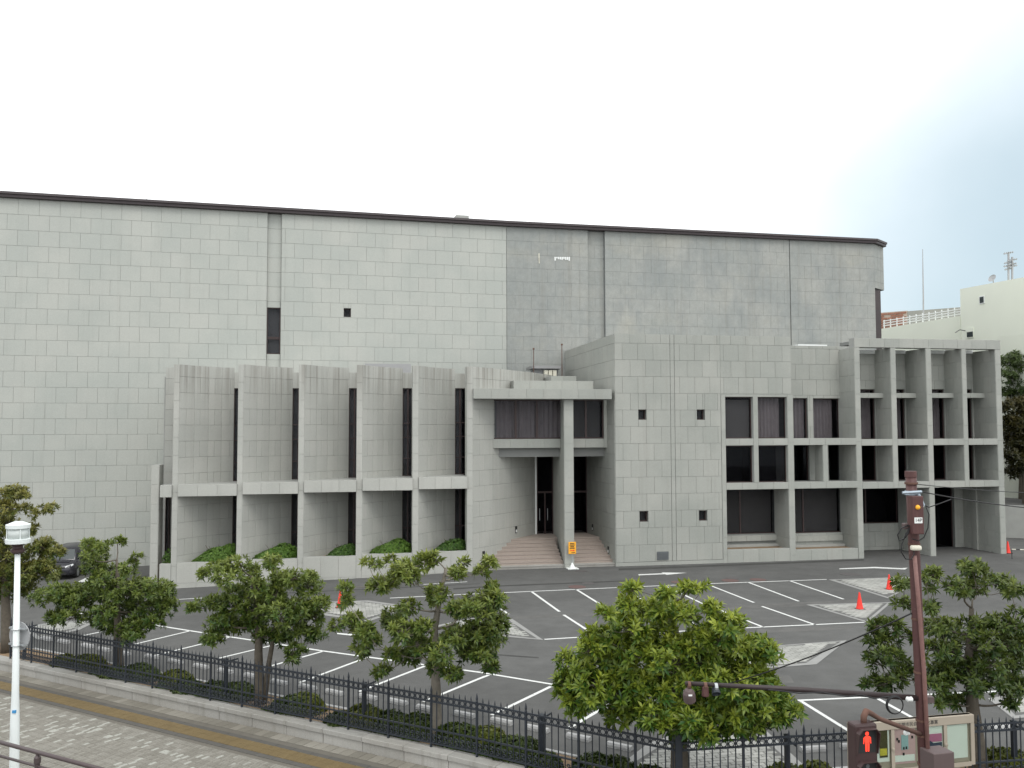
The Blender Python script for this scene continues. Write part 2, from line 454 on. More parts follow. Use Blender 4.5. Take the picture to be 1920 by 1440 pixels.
# sidewalk pavers (too small to pick apart: joined), border slabs and tactile tiles
def paver_field(name, rects, parent, mat, nx0, nx1, s0, s1, lw, ln, off, h=.012, skip=None):
    mb = MB(); j = 0; n = nx0
    while n + ln <= nx1 + 1e-6:
        s = s0 + (lw * .5 if j % 2 else 0)
        while s < s1:
            g = .006; c = .008
            q0 = [(s + g, n + g), (s + lw - g, n + g), (s + lw - g, n + ln - g), (s + g, n + ln - g)]
            q1 = [(s + g + c, n + g + c), (s + lw - g - c, n + g + c), (s + lw - g - c, n + ln - g - c), (s + g + c, n + ln - g - c)]
            P0 = [fl(a, b) for a, b in q0]; P1 = [fl(a, b) for a, b in q1]; dz = random.uniform(-.002, .002)
            mb.add([(p.x, p.y, zg(p.x) + off - h) for p in P0] + [(p.x, p.y, zg(p.x) + off + dz) for p in P1],
                   [(7, 6, 5, 4)] + [(i, 4 + i, 4 + (i + 1) % 4, (i + 1) % 4) for i in range(4)])
            s += lw
        n += ln; j += 1
    o = mb.build(name, mat, parent); tag(o, kind='stuff'); return o
def strip_pos(px, py): p = G(px, py, SWO); d = p.xy - FC; return d.dot(FLn)
TN = (strip_pos(100, 1310) + strip_pos(400, 1379)) / 2          # tactile strip distance from the fence (negative)
paver_field('paver', None, swk, M['paver'], TN + .42, -.62, 0, 27, .105, .21, SWO)
paver_field('paver', None, swk, M['paver'], -8.9, TN - .42, 0, 27, .105, .21, SWO)
for k in range(90):                                             # row of slabs along the kerb
    mb = MB(); a, b = fl(.3 * (k + 1) - .006), fl(.3 * k + .006)
    kerb_block(a, b, FLn, SWO - .012, SWO + .003, -.60, -.23, 'edge_slab', M['slab'], swk)
for sgn in (-1, 1):
    for k in range(45):
        a, b = fl(.6 * (k + 1) - .004), fl(.6 * k + .004)
        n0, n1 = (TN - .41, TN - .245) if sgn < 0 else (TN + .245, TN + .41)
        kerb_block(a, b, FLn, SWO - .012, SWO + .003, n0, n1, 'border_slab', M['tacborder'], swk)
tb = None
for k in range(88):
    for j in (0, 1):
        mb = MB(); q = [(-.148, -.1185), (.148, -.1185), (.148, .1185), (-.148, .1185)]
        if tb is None:
            mb.box(-.148, .148, -.1185, .1185, -.012, .004)
            for i in range(4): mb.box(-.13, .13, -.10 + i * .055, -.065 + i * .055, .004, .009)
            tb = mb.mesh('tactile_tile', M['tactile'])
        p = fl(.3 * k + .15, TN - .12 + j * .24)
        o = bpy.data.objects.new('tactile_tile', tb)
        link(o, swk, Matrix.Translation((p.x, p.y, zg(p.x) + SWO)) @ Matrix.Rotation(math.atan2(FLd.y, FLd.x), 4, 'Z'))

# ------------------------------------------------------------------ parking lot markings and islands
def pl(x0, y0, x1, y1, wd=.115): line_sheet('parking_line', G(x0, y0), G(x1, y1), wd, .006, M['marking'], lot)
for a in [(731, 1121.6, 937, 1111.7), (937, 1111.7, 1300, 1095.6), (1300, 1095.6, 1550, 1086.6),
          (904, 1114, 953, 1152), (996, 1109, 1049, 1147), (1080, 1105, 1142, 1143.5), (1163, 1101.7, 1232, 1140), (1246, 1098.5, 1324, 1135),
          (1323.5, 1094.7, 1413.7, 1130), (1403, 1092, 1497.6, 1127.5), (1480.5, 1089, 1581.6, 1123.6),
          (1057, 1153, 1119, 1193), (1150, 1148, 1222, 1186), (1252, 1148, 1326, 1180), (1350, 1144, 1431, 1176), (1428.6, 1137, 1529, 1171.8),
          (1021, 1199, 1330, 1180.6), (1330, 1180.6, 1620, 1167),
          (150, 1150, 357, 1183), (357, 1183, 607, 1221), (607, 1221, 1040, 1284),
          (268, 1169, 150, 1193), (357, 1183, 244, 1210), (434, 1194, 283, 1231), (522, 1207.5, 400, 1237), (607, 1221, 504, 1250), (688, 1233, 562, 1280), (797, 1249, 673, 1297),
          (916, 1266, 794, 1316), (1040, 1284, 922, 1341), (1165, 1308, 1062, 1368),
          (1496, 1313.6, 1770, 1301), (1502, 1315, 1602, 1377), (1640, 1307, 1722, 1352),
          (335, 1124, 442, 1118), (794, 1096, 876, 1091), (1770, 1301, 1925, 1294)]:
    pl(*a)
def poly_mark(pts): sheet('road_marking', [G(*p).xy for p in pts], .006, M['marking'], lot)
poly_mark([(1197, 1077), (1243, 1075), (1240, 1073.5), (1288, 1074.2), (1250, 1078), (1247, 1076.8), (1197, 1079)])
poly_mark([(1574, 1066), (1640, 1063), (1690, 1065.5), (1702, 1064.6), (1697, 1068), (1640, 1065.5), (1574, 1067.5)])
poly_mark([(632, 1187), (672, 1190), (700, 1193), (690, 1198), (668, 1193), (632, 1189)])
poly_mark([(146, 1091), (162, 1083), (198, 1083), (197, 1087), (170, 1089), (166, 1092)])
poly_mark([(176, 1145), (196, 1143), (197, 1149), (178, 1149)])
def patchmat(name, a, b):
    t = NT(name); f = t.noise(70, detail=3, rough=.8); g = t.noise(1.1, detail=6, rough=.7)
    c = t.mix(t.ramp(g, .3, .7), a, b); c = t.scale(c, t.ramp(f, .2, .8, .75, 1.25)); t.bump(f, .3, .01); return t.set(c, .86, .3)
M['patch_pale'] = patchmat('asphalt_pale', (.084, .083, .079), (.118, .116, .110)); M['patch_dark'] = patchmat('asphalt_seal', (.040, .040, .038), (.060, .060, .057))
for pts, mk in (([(958, 1156), (1610, 1124), (1612, 1132), (962, 1161.5)], 'patch_pale'), ([(850, 1103), (1180, 1088), (1180, 1090), (850, 1105.5)], 'patch_dark'), ([(520, 1112), (900, 1094), (900, 1095.2), (520, 1113.5)], 'patch_dark'),
                ([(1140, 1290), (1480, 1266), (1490, 1281), (1150, 1306)], 'patch_pale'), ([(1420, 1180), (1600, 1172), (1600, 1179), (1420, 1188)], 'patch_pale'), ([(1160, 1066), (1620, 1048.5), (1620, 1051), (1160, 1069.5)], 'patch_dark'),
                ([(700, 1216), (1010, 1232), (1010, 1234.5), (700, 1218.5)], 'patch_dark')):
    sheet('asphalt_patch', [G(*p).xy for p in pts], .003, M[mk], lot)
WF0 = Fr(G(1155.6, 1062).xy, G(1886, 1036.5).xy)
def island(pts):
    P = [G(*p) for p in pts]; poly = [p.xy for p in P]
    isl = sheet('paved_island', poly, .010, M['border'], lot)
    c = sum(poly, Vector((0, 0))) / len(poly)
    ins = []
    for p in poly:
        d = (p - c); ins.append(c + d * max(.3, 1 - .32 / max(d.length, .5)))
    def inside(q):
        r = False
        for i in range(len(ins)):
            a, b = ins[i], ins[i - 1]
            if (a.y > q.y) != (b.y > q.y) and q.x < (b.x - a.x) * (q.y - a.y) / (b.y - a.y) + a.x: r = not r
        return r
    sheet('cobble_bed', ins, .013, M['cobblejoint'], isl)
    mb = MB(); u, v = WF0.u, WF0.v; lw, lh = .30, .15
    ext = 14
    for i in range(-int(ext / lw), int(ext / lw)):
        for j in range(-int(ext / lh), int(ext / lh)):
            q = c + u * (i * lw + (lw / 2 if j % 2 else 0)) + v * (j * lh)
            cs = [q + u * a + v * b for a, b in ((-.142, -.068), (.142, -.068), (.142, .068), (-.142, .068))]
            if not all(inside(k_) for k_ in cs): continue
            z = random.uniform(.022, .028); ci = [q + (k_ - q) * .92 for k_ in cs]
            mb.add([(k_.x, k_.y, zg(k_.x) + .014) for k_ in cs] + [(k_.x, k_.y, zg(k_.x) + z) for k_ in ci],
                   [(4, 5, 6, 7)] + [(a, (a + 1) % 4, 4 + (a + 1) % 4, 4 + a) for a in range(4)])
    if mb.v: tag(mb.build('cobble', M['cobble'], isl), kind='stuff')
island([(1553, 1087), (1700, 1082), (1745, 1084), (1664, 1122)])
island([(1511, 1134), (1672, 1129.5), (1627, 1168)])
island([(1250, 1226), (1588, 1201), (1531, 1246), (1330, 1262)])
island([(505, 1132), (690, 1126), (775, 1138), (690, 1166), (604, 1153.5)])
island([(958, 1159), (1019, 1200.5), (933, 1193), (800, 1177), (880, 1160)])
island([(40, 1176), (110, 1166), (182, 1165), (150, 1181), (70, 1200)])
island([(1130, 1460), (1216, 1394), (1310, 1362), (1436, 1370), (1545, 1470)])
island([(1852, 1310), (1935, 1296), (1990, 1340), (1900, 1348)])
def disc(name, label, px, py, r, mat, grp):
    p = G(px, py); mb = MB(); mb.lathe([(r, .001), (r, .010), (r * .93, .014), (r * .90, .010), (.02, .010)], 24)
    o = mb.build(name, mat, None, M=Matrix.Translation((p.x, p.y, zg(p.x)))); tag(o, label, 'manhole', grp)
for l_, x, y, r, mk in [('reddish manhole cover on the lane below the yellow stand sign', 1082, 1100.5, .42, 'manhole_red'), ('small grey manhole cover beyond the reddish one below the stand sign', 1103, 1094, .32, 'manhole'),
               ('reddish manhole cover nearest the vent wall along the stall line', 1272, 1091.5, .36, 'manhole_red'), ('reddish manhole cover touching the stall line below a grey cover', 1369, 1088.5, .42, 'manhole_red'), ('grey manhole cover just beyond a reddish one by the windows', 1373, 1083.8, .34, 'manhole'),
               ('reddish manhole cover at the stall line corner by the grid facade', 1421, 1087, .40, 'manhole_red'), ('dark manhole cover beside the curved arrow marking', 1594, 1077, .5, 'manhole'),
               ('small dark drain cover in front of the steps', 1090, 1071, .3, 'manhole')]:
    disc('manhole_cover', l_, x, y, r, M[mk], 'manhole covers in the parking lot')

# ------------------------------------------------------------------ the hall building: walls clad in stone panels
PAN = []
def sub_rects(rects, holes):
    for h in holes:
        out_ = []
        for a in rects:
            u0, u1, z0, z1 = a
            if h[0] >= u1 - 1e-6 or h[1] <= u0 + 1e-6 or h[2] >= z1 - 1e-6 or h[3] <= z0 + 1e-6: out_.append(a); continue
            if h[0] > u0: out_.append((u0, h[0], z0, z1))
            if h[1] < u1: out_.append((h[1], u1, z0, z1))
            m0, m1 = max(u0, h[0]), min(u1, h[1])
            if h[2] > z0: out_.append((m0, m1, z0, h[2]))
            if h[3] < z1: out_.append((m0, m1, h[3], z1))
        rects = out_
    return rects
def tiles(fr, u0, u1, z0, z1, tile, holes=(), us=0.0):
    h, w_, zr, ur = tile; out_ = []
    k0, k1 = math.floor((z0 - zr) / h + 1e-4), math.ceil((z1 - zr) / h - 1e-4)
    for k in range(k0, k1):
        a, b = max(z0, zr + k * h), min(z1, zr + (k + 1) * h)
        if b - a < .05: continue
        off = ur + (w_ / 2 if k % 2 else 0)
        j0, j1 = math.floor((u0 + us - off) / w_), math.ceil((u1 + us - off) / w_)
        edges = [u0] + [e for e in (off + j * w_ - us for j in range(j0, j1 + 1)) if u0 + .12 < e < u1 - .12] + [u1]
        for e0, e1 in zip(edges, edges[1:]): out_ += sub_rects([(e0, e1, a, b)], holes)
    return [r for r in out_ if r[1] - r[0] > .04 and r[3] - r[2] > .04]
def panels(fr, rects, v, parent, mk):
    for r in rects: PAN.append((fr, r, v, parent, mk))
def wall(name, p0, p1, z0, z1, parent, mk='granite', tile=None, holes=(), thick=.3, us=0.0, part=None):
    fr = Fr(p0, p1); mb = MB()
    for r in sub_rects([(0, fr.L, z0, z1)], holes): mb.fbox(fr, r[0], r[1], 0, thick, r[2], r[3])
    o = part or mb.build(name, M['joint_old' if mk == 'granite_old' else 'joint'], parent)
    if part:
        n = len(part.data.vertices)
    if tile: panels(fr, tiles(fr, 0, fr.L, z0, z1, tile, holes, us), 0, o, mk)
    return fr, o
def slab(name, fr, u0, u1, v0, v1, z0, z1, parent, mk='granite', pw=.9, faces='f', cols=None):
    """a beam or pier: core box with stone panels on front (f), left (l), right (r) sides and top (t)"""
    mb = MB(); mb.fbox(fr, u0, u1, v0, v1, z0, z1)
    o = mb.build(name, M['concrete'], parent)
    if 'f' in faces:
        n = max(1, round((u1 - u0) / pw)); e = [u0 + (u1 - u0) * i / n for i in range(n + 1)]
        nz_ = max(1, round((z1 - z0) / .93)); ez = [z0 + (z1 - z0) * i / nz_ for i in range(nz_ + 1)]
        panels(fr, [(a, b, c, d) for a, b in zip(e, e[1:]) for c, d in zip(ez, ez[1:])], v0, o, mk)
    for f, (pa, pb) in (('l', (fr.w(u0, v1), fr.w(u0, v0))), ('r', (fr.w(u1, v0), fr.w(u1, v1)))):
        if f in faces:
            g = Fr(pa, pb); panels(g, tiles(g, 0, g.L, z0, z1, (.93, .62, z0, 0)), 0, o, mk)
    return o
def window(fr, rc, v, parent, mull=(), trans=(), kind='dark', bar=.055, depth=1.2):
    u0, u1, z0, z1 = rc; mb = MB(); b = bar
    mb.fbox(fr, u0, u0 + b, v, v + .09, z0, z1); mb.fbox(fr, u1 - b, u1, v, v + .09, z0, z1)
    mb.fbox(fr, u0 + b, u1 - b, v + .002, v + .088, z0, z0 + b); mb.fbox(fr, u0 + b, u1 - b, v + .002, v + .088, z1 - b, z1)
    for t in mull:
        c = u0 + (u1 - u0) * t; mb.fbox(fr, c - b * .8, c + b * .8, v + .004, v + .086, z0 + b, z1 - b)
    for t in trans:
        c = z0 + (z1 - z0) * t; mb.fbox(fr, u0 + b, u1 - b, v + .006, v + .084, c - b * .6, c + b * .6)
    wo = mb.build('window', M['bronze'], parent)
    eu = [u0 + b] + [u0 + (u1 - u0) * t for t in mull] + [u1 - b]; ez = [z0 + b] + [z0 + (z1 - z0) * t for t in trans] + [z1 - b]
    for a, c in zip(eu, eu[1:]):
        for d, e in zip(ez, ez[1:]):
            g = MB(); g.fbox(fr, a, c, v + .04, v + .048, d, e); g.build('pane', M['glass'], wo)
    mb = MB(); I = [fr.w(u0, v + .1), fr.w(u1, v + .1), fr.w(u1, v + depth), fr.w(u0, v + depth)]
    q = [(p.x, p.y, z0) for p in I] + [(p.x, p.y, z1) for p in I]
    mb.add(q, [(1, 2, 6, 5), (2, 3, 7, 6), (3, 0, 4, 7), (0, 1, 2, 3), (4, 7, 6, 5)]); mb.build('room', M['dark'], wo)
    if kind == 'curtain':
        n = max(10, int((u1 - u0) / .045)); pts = []
        gap = (.86 if random.random() < .5 else 1.0)
        for i in range(n + 1):
            uu = u0 + b + (u1 - u0 - 2 * b) * i / n * gap
            pts.append((uu, v + .26 + .065 * math.sin(i * 1.05 + random.uniform(-.5, .5)) + random.uniform(-.012, .012)))
        mb = MB(); vs = [fr.w(a, c, z0 + .03) for a, c in pts] + [fr.w(a, c, z1 - .03) for a, c in pts]
        mb.add(vs, [(i, i + 1, n + 2 + i, n + 1 + i) for i in range(n)]); mb.build('curtain', M['curtain'], wo, smooth=True)
    elif kind == 'blind':
        for k in range(int((z1 - z0 - .1) / .12)):
            mb = MB(); mb.fbox(fr, u0 + b, u1 - b, v + .16, v + .175, z0 + .05 + k * .12, z0 + .05 + k * .12 + .116)
            mb.build('blind_slat', M['blind'], wo)
    elif kind == 'dimblind':
        mb = MB(); mb.fbox(fr, u0 + b, u1 - b, v + .5, v + .51, z0 + .02, z1 - .02); mb.build('blind', M['blind'], wo)
    return wo

bld = thing('civic_hall', 'large pale grey stone-clad hall with curved fins and gridded office wing', 'building', (0, 55, 0))

# --- main hall block
A_ = ZP(1053, 660, 59.5).xy; dh = Vector((math.cos(R(14.66)), math.sin(R(14.66))))
HR_ = Fr(A_, A_ + dh)
uL, uJ = HR_.pix(-110, 700)[0], HR_.pix(949.7, 560)[0]
ZE = HR_.pix(0, 370.3)[1]                                        # underside of the eaves
PL, PJ = HR_.w(uL), HR_.w(uJ)
HL = Fr(PL, PJ)
zl1, zl16 = HL.pix(0, 400.4)[1], HL.pix(0, 845)[1]
th = (zl1 - zl16) / 15
uc = HL.pix(25, 742)[0]; tw = (HL.pix(183, 742)[0] - uc) / 4
zr = zl16
tileH = (th, tw, zr + (1 if True else 0) * th, uc)
lo, hi = R(0), R(18)                                             # right-hand part turns so that the eaves stay level
for _ in range(40):
    md = (lo + hi) / 2; f_ = Fr(PJ, PJ + Vector((math.cos(md), math.sin(md))))
    if f_.pix(1600, 455.5)[1] > ZE: hi = md
    else: lo = md
HRf = Fr(PJ, PJ + Vector((math.cos(md), math.sin(md))))
zb = -1.4
# left portion
us0, us1 = HL.pix(499.8, 600)[0], HL.pix(526.5, 600)[0]
wsm = HL.rect(644.5, 578, 658, 594.5)
_, w1 = wall('main_wall', HL.w(0), HL.w(us0), zb, ZE, bld, 'granite_hall', tileH, thick=.5)
fS, w2 = wall('main_wall', HL.w(us1), HL.w(HL.L), zb, ZE, bld, 'granite_hall', (th, tw, tileH[2], uc - us1), [(wsm[0] - us1, wsm[1] - us1, wsm[2], wsm[3])], thick=.5)
window(HL, wsm, .28, bld)
zw = HL.rect(501, 577, 525, 664, .25)
fG, w3 = wall('groove_wall', HL.w(us0, .22), HL.w(us1, .22), zb, ZE, bld, 'granite_hall', (th, 3, tileH[2], -.3), [(.02, us1 - us0 - .02, zw[2], zw[3])], thick=.3)
window(HL, (us0 + .02, us1 - .02, zw[2], zw[3]), .26, bld, trans=(.33, .36))
# right, weathered portion
uE = HRf.pix(1641, 560)[0]; uE2 = HRf.pix(1656.5, 500, .9)[0]; uE3 = HRf.pix(1652, 590, .6)[0]
ug0, ug1 = HRf.pix(1102.5, 520)[0], HRf.pix(1134.5, 520)[0]; ux = HRf.pix(1481.5, 540)[0]
tr_ = (th, tw, tileH[2], 0)
wall('main_wall', HRf.w(.02), HRf.w(ug0), zb, ZE, bld, 'granite_old', tr_, thick=.5)
wall('groove_wall', HRf.w(ug0, .25), HRf.w(ug1, .25), zb, ZE, bld, 'granite_old', tr_, thick=.3)
wall('main_wall', HRf.w(ug1), HRf.w(ux - .03), zb, ZE, bld, 'granite_old', tr_, thick=.5)
wall('main_wall', HRf.w(ux + .03), HRf.w(uE), zb, ZE, bld, 'granite_old', tr_, thick=.5)
mb = MB(); mb.fbox(HRf, ux - .03, ux + .03, .06, .4, zb, ZE); mb.build('wall_joint', M['joint'], bld)
mb = MB(); mb.fbox(HRf, -.025, .02, .05, .4, zb, ZE); mb.build('wall_joint', M['joint'], bld)
zc = HRf.pix(1645, 540)[1]
PCc = HRf.w(uE); PD = HRf.w(uE2, .9)
wall('corner_wall', PCc, PD, zc, ZE, bld, 'granite_old', (th, tw, tileH[2], 0), thick=.4)
wall('side_wall', PD, HRf.w(uE2, 26), zc, ZE, bld, 'granite_old', (th, tw, tileH[2], 0), thick=.4)
mb = MB(); mb.prism([tuple(HRf.w(*p)) for p in ((uE + .02, .3), (uE3, .6), (uE3, 26), (uE + .02, 26))], zb, zc - .02); mb.build('corner_recess', M['eave'], bld)
for sx, sz, ln_ in ((1010.5, 475, .55), (1010.9, 484, .35)):        # lime runs on the weathered stone
    c = HRf.pix(sx, sz, -.03); mb = MB(); mb.fbox(HRf, c[0] - .03, c[0] + .04, -.031, -.026, c[1] - ln_, c[1]); mb.build('lime_streak', M['cream'], bld)
for i in range(9):
    c = HRf.pix(1041 + i * 3.3, 483, -.03); mb = MB(); mb.fbox(HRf, c[0] - .05, c[0] + .045, -.031, -.026, c[1] - random.uniform(.05, .22), c[1] + .05); mb.build('lime_streak', M['white'], bld)
# roof mass and eaves
mb = MB(); mb.prism([tuple(p) for p in (HL.w(0, .5), HL.w(HL.L, .5), HRf.w(uE - .5, .5), HRf.w(uE - .5, 26), HL.w(0, 30))], zb, ZE - .02); mb.build('core', M['concrete'], bld)
def eave(name, v0, z0, z1, mk):
    mb = MB(); P = [HL.w(-.5, v0), HRf.w(0, v0) , HRf.w(uE + .05, v0), HRf.w(uE2 - v0 * .5, .9 + v0 * .6), HRf.w(uE2 - v0 * .5, 26), HL.w(-.5, 30)]
    mb.prism([tuple(p) for p in P], z0, z1); return mb.build(name, M[mk], bld)
eave('eave', -.30, ZE, ZE + .17, 'eave'); eave('eave_cap', -.40, ZE + .17, ZE + .31, 'eave_top')
eave('roof', .2, ZE + .31, ZE + .35, 'eave_top')
c = ZP(867, 412, 66); mb = MB(); mb.fbox(HL, HL.pix(855, 408, 5)[0], HL.pix(879.5, 408, 5)[0], 5, 6, ZE + .3, HL.pix(867, 403, 5)[1]); mb.build('roof_vent', M['concrete'], bld, bevel=.05)
mb = MB(); q = HL.pix(274.5, 377, -.2); mb.tube([HL.w(q[0], -.1, ZE + .3), HL.w(q[0], -.1, q[1] + .15)], .03, 6); mb.build('roof_rod', M['eave'], bld)

# --- office wing
W = Fr(G(1155.6, 1062).xy, (G(1155.6, 1062).xy + Vector((math.cos(R(10.6)), math.sin(R(10.6))))))
zA = W.pix(1153, 625.5)[1]; zpl = W.pix(1154, 1055)[1]; hw = (W.pix(1153, 895.3)[1] - zpl) / 5
ww = (W.pix(1120 + 640 / 6, 880)[0] - W.pix(1120 + 290 / 6, 880)[0]) / 2
u_ = lambda px, py=780, v=0: W.pix(px, py, v)[0]
z_ = lambda py, px=1360, v=0: W.pix(px, py, v)[1]
u1257, u1266, u1352 = u_(1257.5), u_(1265.5), u_(1351.5)
uref = W.pix(1120 + 290 / 6, 880)[0]
tw_ = (hw, ww, zpl, uref)
sw = [W.rect(1197, 768, 1212, 787), W.rect(1306.5, 768, 1321.5, 787), W.rect(1199.5, 958.5, 1215.5, 978.5), W.rect(1310.5, 957, 1326, 976.5)]
_, wa = wall('wing_wall', W.w(0), W.w(u1257 - .012), zpl, zA, bld, 'granite', tw_, sw, thick=.4)
wall('wing_wall', W.w(u1257), W.w(u1266 - .012), zpl, zA, bld, 'granite', (hw, 2, zpl, -1), thick=.4)
wall('wing_wall', W.w(u1266), W.w(u1352), zpl, zA, bld, 'granite', (hw, ww, zpl, ww * .33), [(a - u1266, b - u1266, c, d) for a, b, c, d in sw], thick=.4)
for rc in sw:
    o = window(W, rc, .22, bld, bar=.06)
pl0 = MB(); pl0.fbox(W, -.03, u1352 + .02, -.028, .3, -.6, zpl - .012); pl0.build('plinth', M['granite'], bld)
rc = W.rect(1231.5, 1034, 1253, 1049.5); mb = MB(); mb.fbox(W, rc[0], rc[1], -.06, -.02, rc[2], rc[3]); vg = mb.build('vent_grille', M['grille'], bld)
for k in range(6):
    mb = MB(); z0 = rc[2] + .05 + k * (rc[3] - rc[2] - .1) / 6; mb.fbox(W, rc[0] + .04, rc[1] - .04, -.075, -.058, z0, z0 + .03); mb.build('slat', M['grille'], vg)
# left side of the wing above and beside the entrance
SDv = 12.2
wall('side_wall', W.w(0, SDv), W.w(0, 0), -.6, zA, bld, 'granite', (hw, ww * 1.02, zpl, -.1), thick=.4)
uA = u_(1484.5); zT = z_(740); 
wall('wing_wall', W.w(u1352), W.w(uA), zT, zA, bld, 'granite', (hw, ww, zpl, .2), thick=.4)
mb = MB(); mb.fbox(W, .4, uA, .4, 11, zT + .2, zA - .25); mb.build('core', M['concrete'], bld)
mb = MB(); mb.fbox(W, .4, u1352 - .05, .45, 11, -.6, zT + .2); mb.build('core', M['concrete'], bld)
# window frames of the wing: piers and beams
rows_ = [(z_(822.5), z_(744)), (z_(905.8), z_(835.5)), (z_(1052), z_(918.5))]
zb1, zb1b, zb2, zb2b = z_(822.5), z_(835.5), z_(905.8), z_(918.5)
for a, b in ((1351.8, 1359.8), (1411.8, 1420.8)):
    slab('pier', W, u_(a), u_(b), -.02, .5, zb2 + .001, zT - .001, bld, pw=2)
slab('pier', W, u_(1351.8), u_(1359.8), -.02, .5, -.6, zb2 - .001, bld, pw=2)
slab('pier', W, u_(1476), u_(1486.5), -.03, 1.7, -.6, zA if False else zT - .001, bld, pw=2, faces='flr')
slab('lintel', W, u_(1359.8), u_(1476), -.015, .5, z_(744), zT - .001, bld)
for k, (a, b) in enumerate(((1359.8, 1411.8), (1420.8, 1476))):
    slab('beam', W, u_(a), u_(b), -.01, .5, zb1b, zb1, bld)
    window(W, (u_(a), u_(b), zb1, z_(744)), .22, bld, kind='blind' if k == 0 else 'curtain')
    window(W, (u_(a), u_(b), zb2, zb1b), .22, bld)
slab('beam', W, u_(1359.8), u_(1476), -.012, .5, zb2b, zb2, bld)
# recessed middle part
VR = 1.65
uP1 = u_(1603, 701)
slab('beam', W, u_(1486.5), uP1, -.01, .45, zb1b, zb1, bld); slab('beam', W, u_(1486.5), uP1, -.012, .45, zb2b, zb2, bld)
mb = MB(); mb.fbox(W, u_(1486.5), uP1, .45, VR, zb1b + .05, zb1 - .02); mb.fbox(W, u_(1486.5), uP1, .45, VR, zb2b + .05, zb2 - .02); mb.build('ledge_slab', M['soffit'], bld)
slab('pier', W, u_(1543.5, 865), u_(1552.5, 865), 0, .9, zb2, zb1b, bld, pw=2, faces='fl')
zR = W.pix(1530, 648.5, VR)[1]
hr = [W.rect(1487, 746.5, 1514.5, 822, VR), W.rect(1525, 747, 1575.5, 822.5, VR), W.rect(1489.5, 838, 1517.5, 903, VR), W.rect(1554, 838, 1579, 903, VR), W.rect(1494.5, 921, 1582, 999, VR)]
hr[0] = (u_(1477), hr[0][1], zb1 - .1, hr[0][3]); hr[1] = (hr[1][0], hr[1][1], zb1 - .1, hr[1][3])
hr[2] = (u_(1477), hr[2][1], zb2 - .1, zb1b + .02); hr[3] = (hr[3][0], hr[3][1], zb2 - .1, zb1b + .02); hr[4] = (u_(1477), hr[4][1], hr[4][2], zb2b + .02)
p0 = u_(1476)
wall('recess_wall', W.w(p0, VR), W.w(uP1 + .05, VR), -.6, zR, bld, 'granite', (hw, ww, zpl, .1), [(a - p0, b - p0, c, d) for a, b, c, d in hr], thick=.4)
for rc_, kd, ml in zip(hr, ('curtain', 'curtain', 'dark', 'dark', 'dimblind'), ((), (), (), (), (.42,))): window(W, rc_, VR + .15, bld, kind=kd, mull=ml)
mb = MB(); mb.fbox(W, p0 + .5, uP1, VR + 1.6, 11, -.6, zR - .1); mb.build('core', M['concrete'], bld)
for i in range(3):
    c = u_(1492 + i * 16, 642, 3); mb = MB(); mb.fbox(W, c - .2, c + .2, 2.6, 3.0, zR - .1, zR + .05); mb.build('roof_block', M['white'], bld)
mb = MB(); mb.fbox(W, u_(1487, 642, 3), u_(1541, 642, 3), 2.4, 3.2, zR + .05, zR + .16); mb.build('roof_rail', M['white'], bld)
# ground-floor window bay of the solid part
rcb = W.rect(1365, 921, 1456.5, 1001, VR)
wl = u_(1359.8); wr = u_(1476)
wall('recess_wall', W.w(wl, VR), W.w(wr, VR), -.6, zb2b, bld, 'granite', None, [(-.1, rcb[1] - wl, rcb[2], 9)], thick=.4)
window(W, (wl, rcb[1], rcb[2], zb2b), VR + .1, bld, mull=(.42,), kind='dimblind')
mb = MB(); mb.fbox(W, wl, wr, .5, VR + 1.6, zb2b + .05, zb2 - .03); mb.build('soffit', M['soffit'], bld)
for a, b in ((1359.8, 1476), (1486.5, 1603)):
    ua, ub = u_(a), u_(b)
    rs = W.rect(a + 6, 1003.5, b - 22, 1014.5, VR - .12)
    slab('sill', W, ua, ub, VR - .12, VR - .01, rs[2], rs[3], bld, pw=.9)
    zs = W.pix(a + 50, 1030, 0)[1]
    slab('planter_wall', W, ua, ub, -.008, .3, -.6, zs, bld, pw=.92)
    mb = MB(); mb.fbox(W, ua, ub, .3, VR - .001, -.5, zs - .05); mb.build('planter_soil', M['soil'], bld)
    mb = MB(); mb.fbox(W, ua, ub, VR - .35, VR - .02, zs - .06, zs + .09); mb.build('planter_ledge', M['concrete'], bld)
# --- gridded end of the wing
gp = [(1602.7, 1612.5), (1670.6, 1680), (1737, 1746.5), (1804, 1812.2), (1867, 1877)]
gu = [(W.pix(a, 701)[0], W.pix(b, 701)[0]) for a, b in gp]
zG0, zG1 = W.pix(1740, 636)[1], W.pix(1740, 653)[1]
zB1, zB1b, zB2, zB2b = W.pix(1740, 822.9)[1], W.pix(1740, 834.7)[1], W.pix(1740, 902.6)[1], W.pix(1740, 914.4)[1]
slab('parapet_beam', W, gu[0][0], gu[4][1], 0, .55, zG1, zG0, bld, pw=.95)
vb = [0, 1.75, 2.4, 1.75, 2.4]
def depth_to(px, py, u):                                        # depth at which the plane u = const is seen at column px
    a, b = 0., 9.
    for _ in range(40):
        c_ = (a + b) / 2
        if W.pix(px, py, c_)[0] < u: a = c_
        else: b = c_
    return a
cb = [1641, 1697.8, 1771, 1824]
VB = [max(1.2, min(3.2, depth_to(cb[i], 720, gu[i + 1][0]))) for i in range(4)]
VM = max(VB)
VG = max(2.0, min(5, depth_to(1684, 950, gu[2][0]))); VG2 = max(2.0, min(5.5, depth_to(1806, 950, gu[4][0])))
for i, (a, b) in enumerate(gu):
    full = i in (0, 2, 4)
    slab('pier', W, a, b, .012, VM if not full else (VM, 0, max(VG, VM), 0, max(VG2, VM))[i], (-.6 if full else zB2b), zG1 - .001, bld, pw=2, faces='fl')
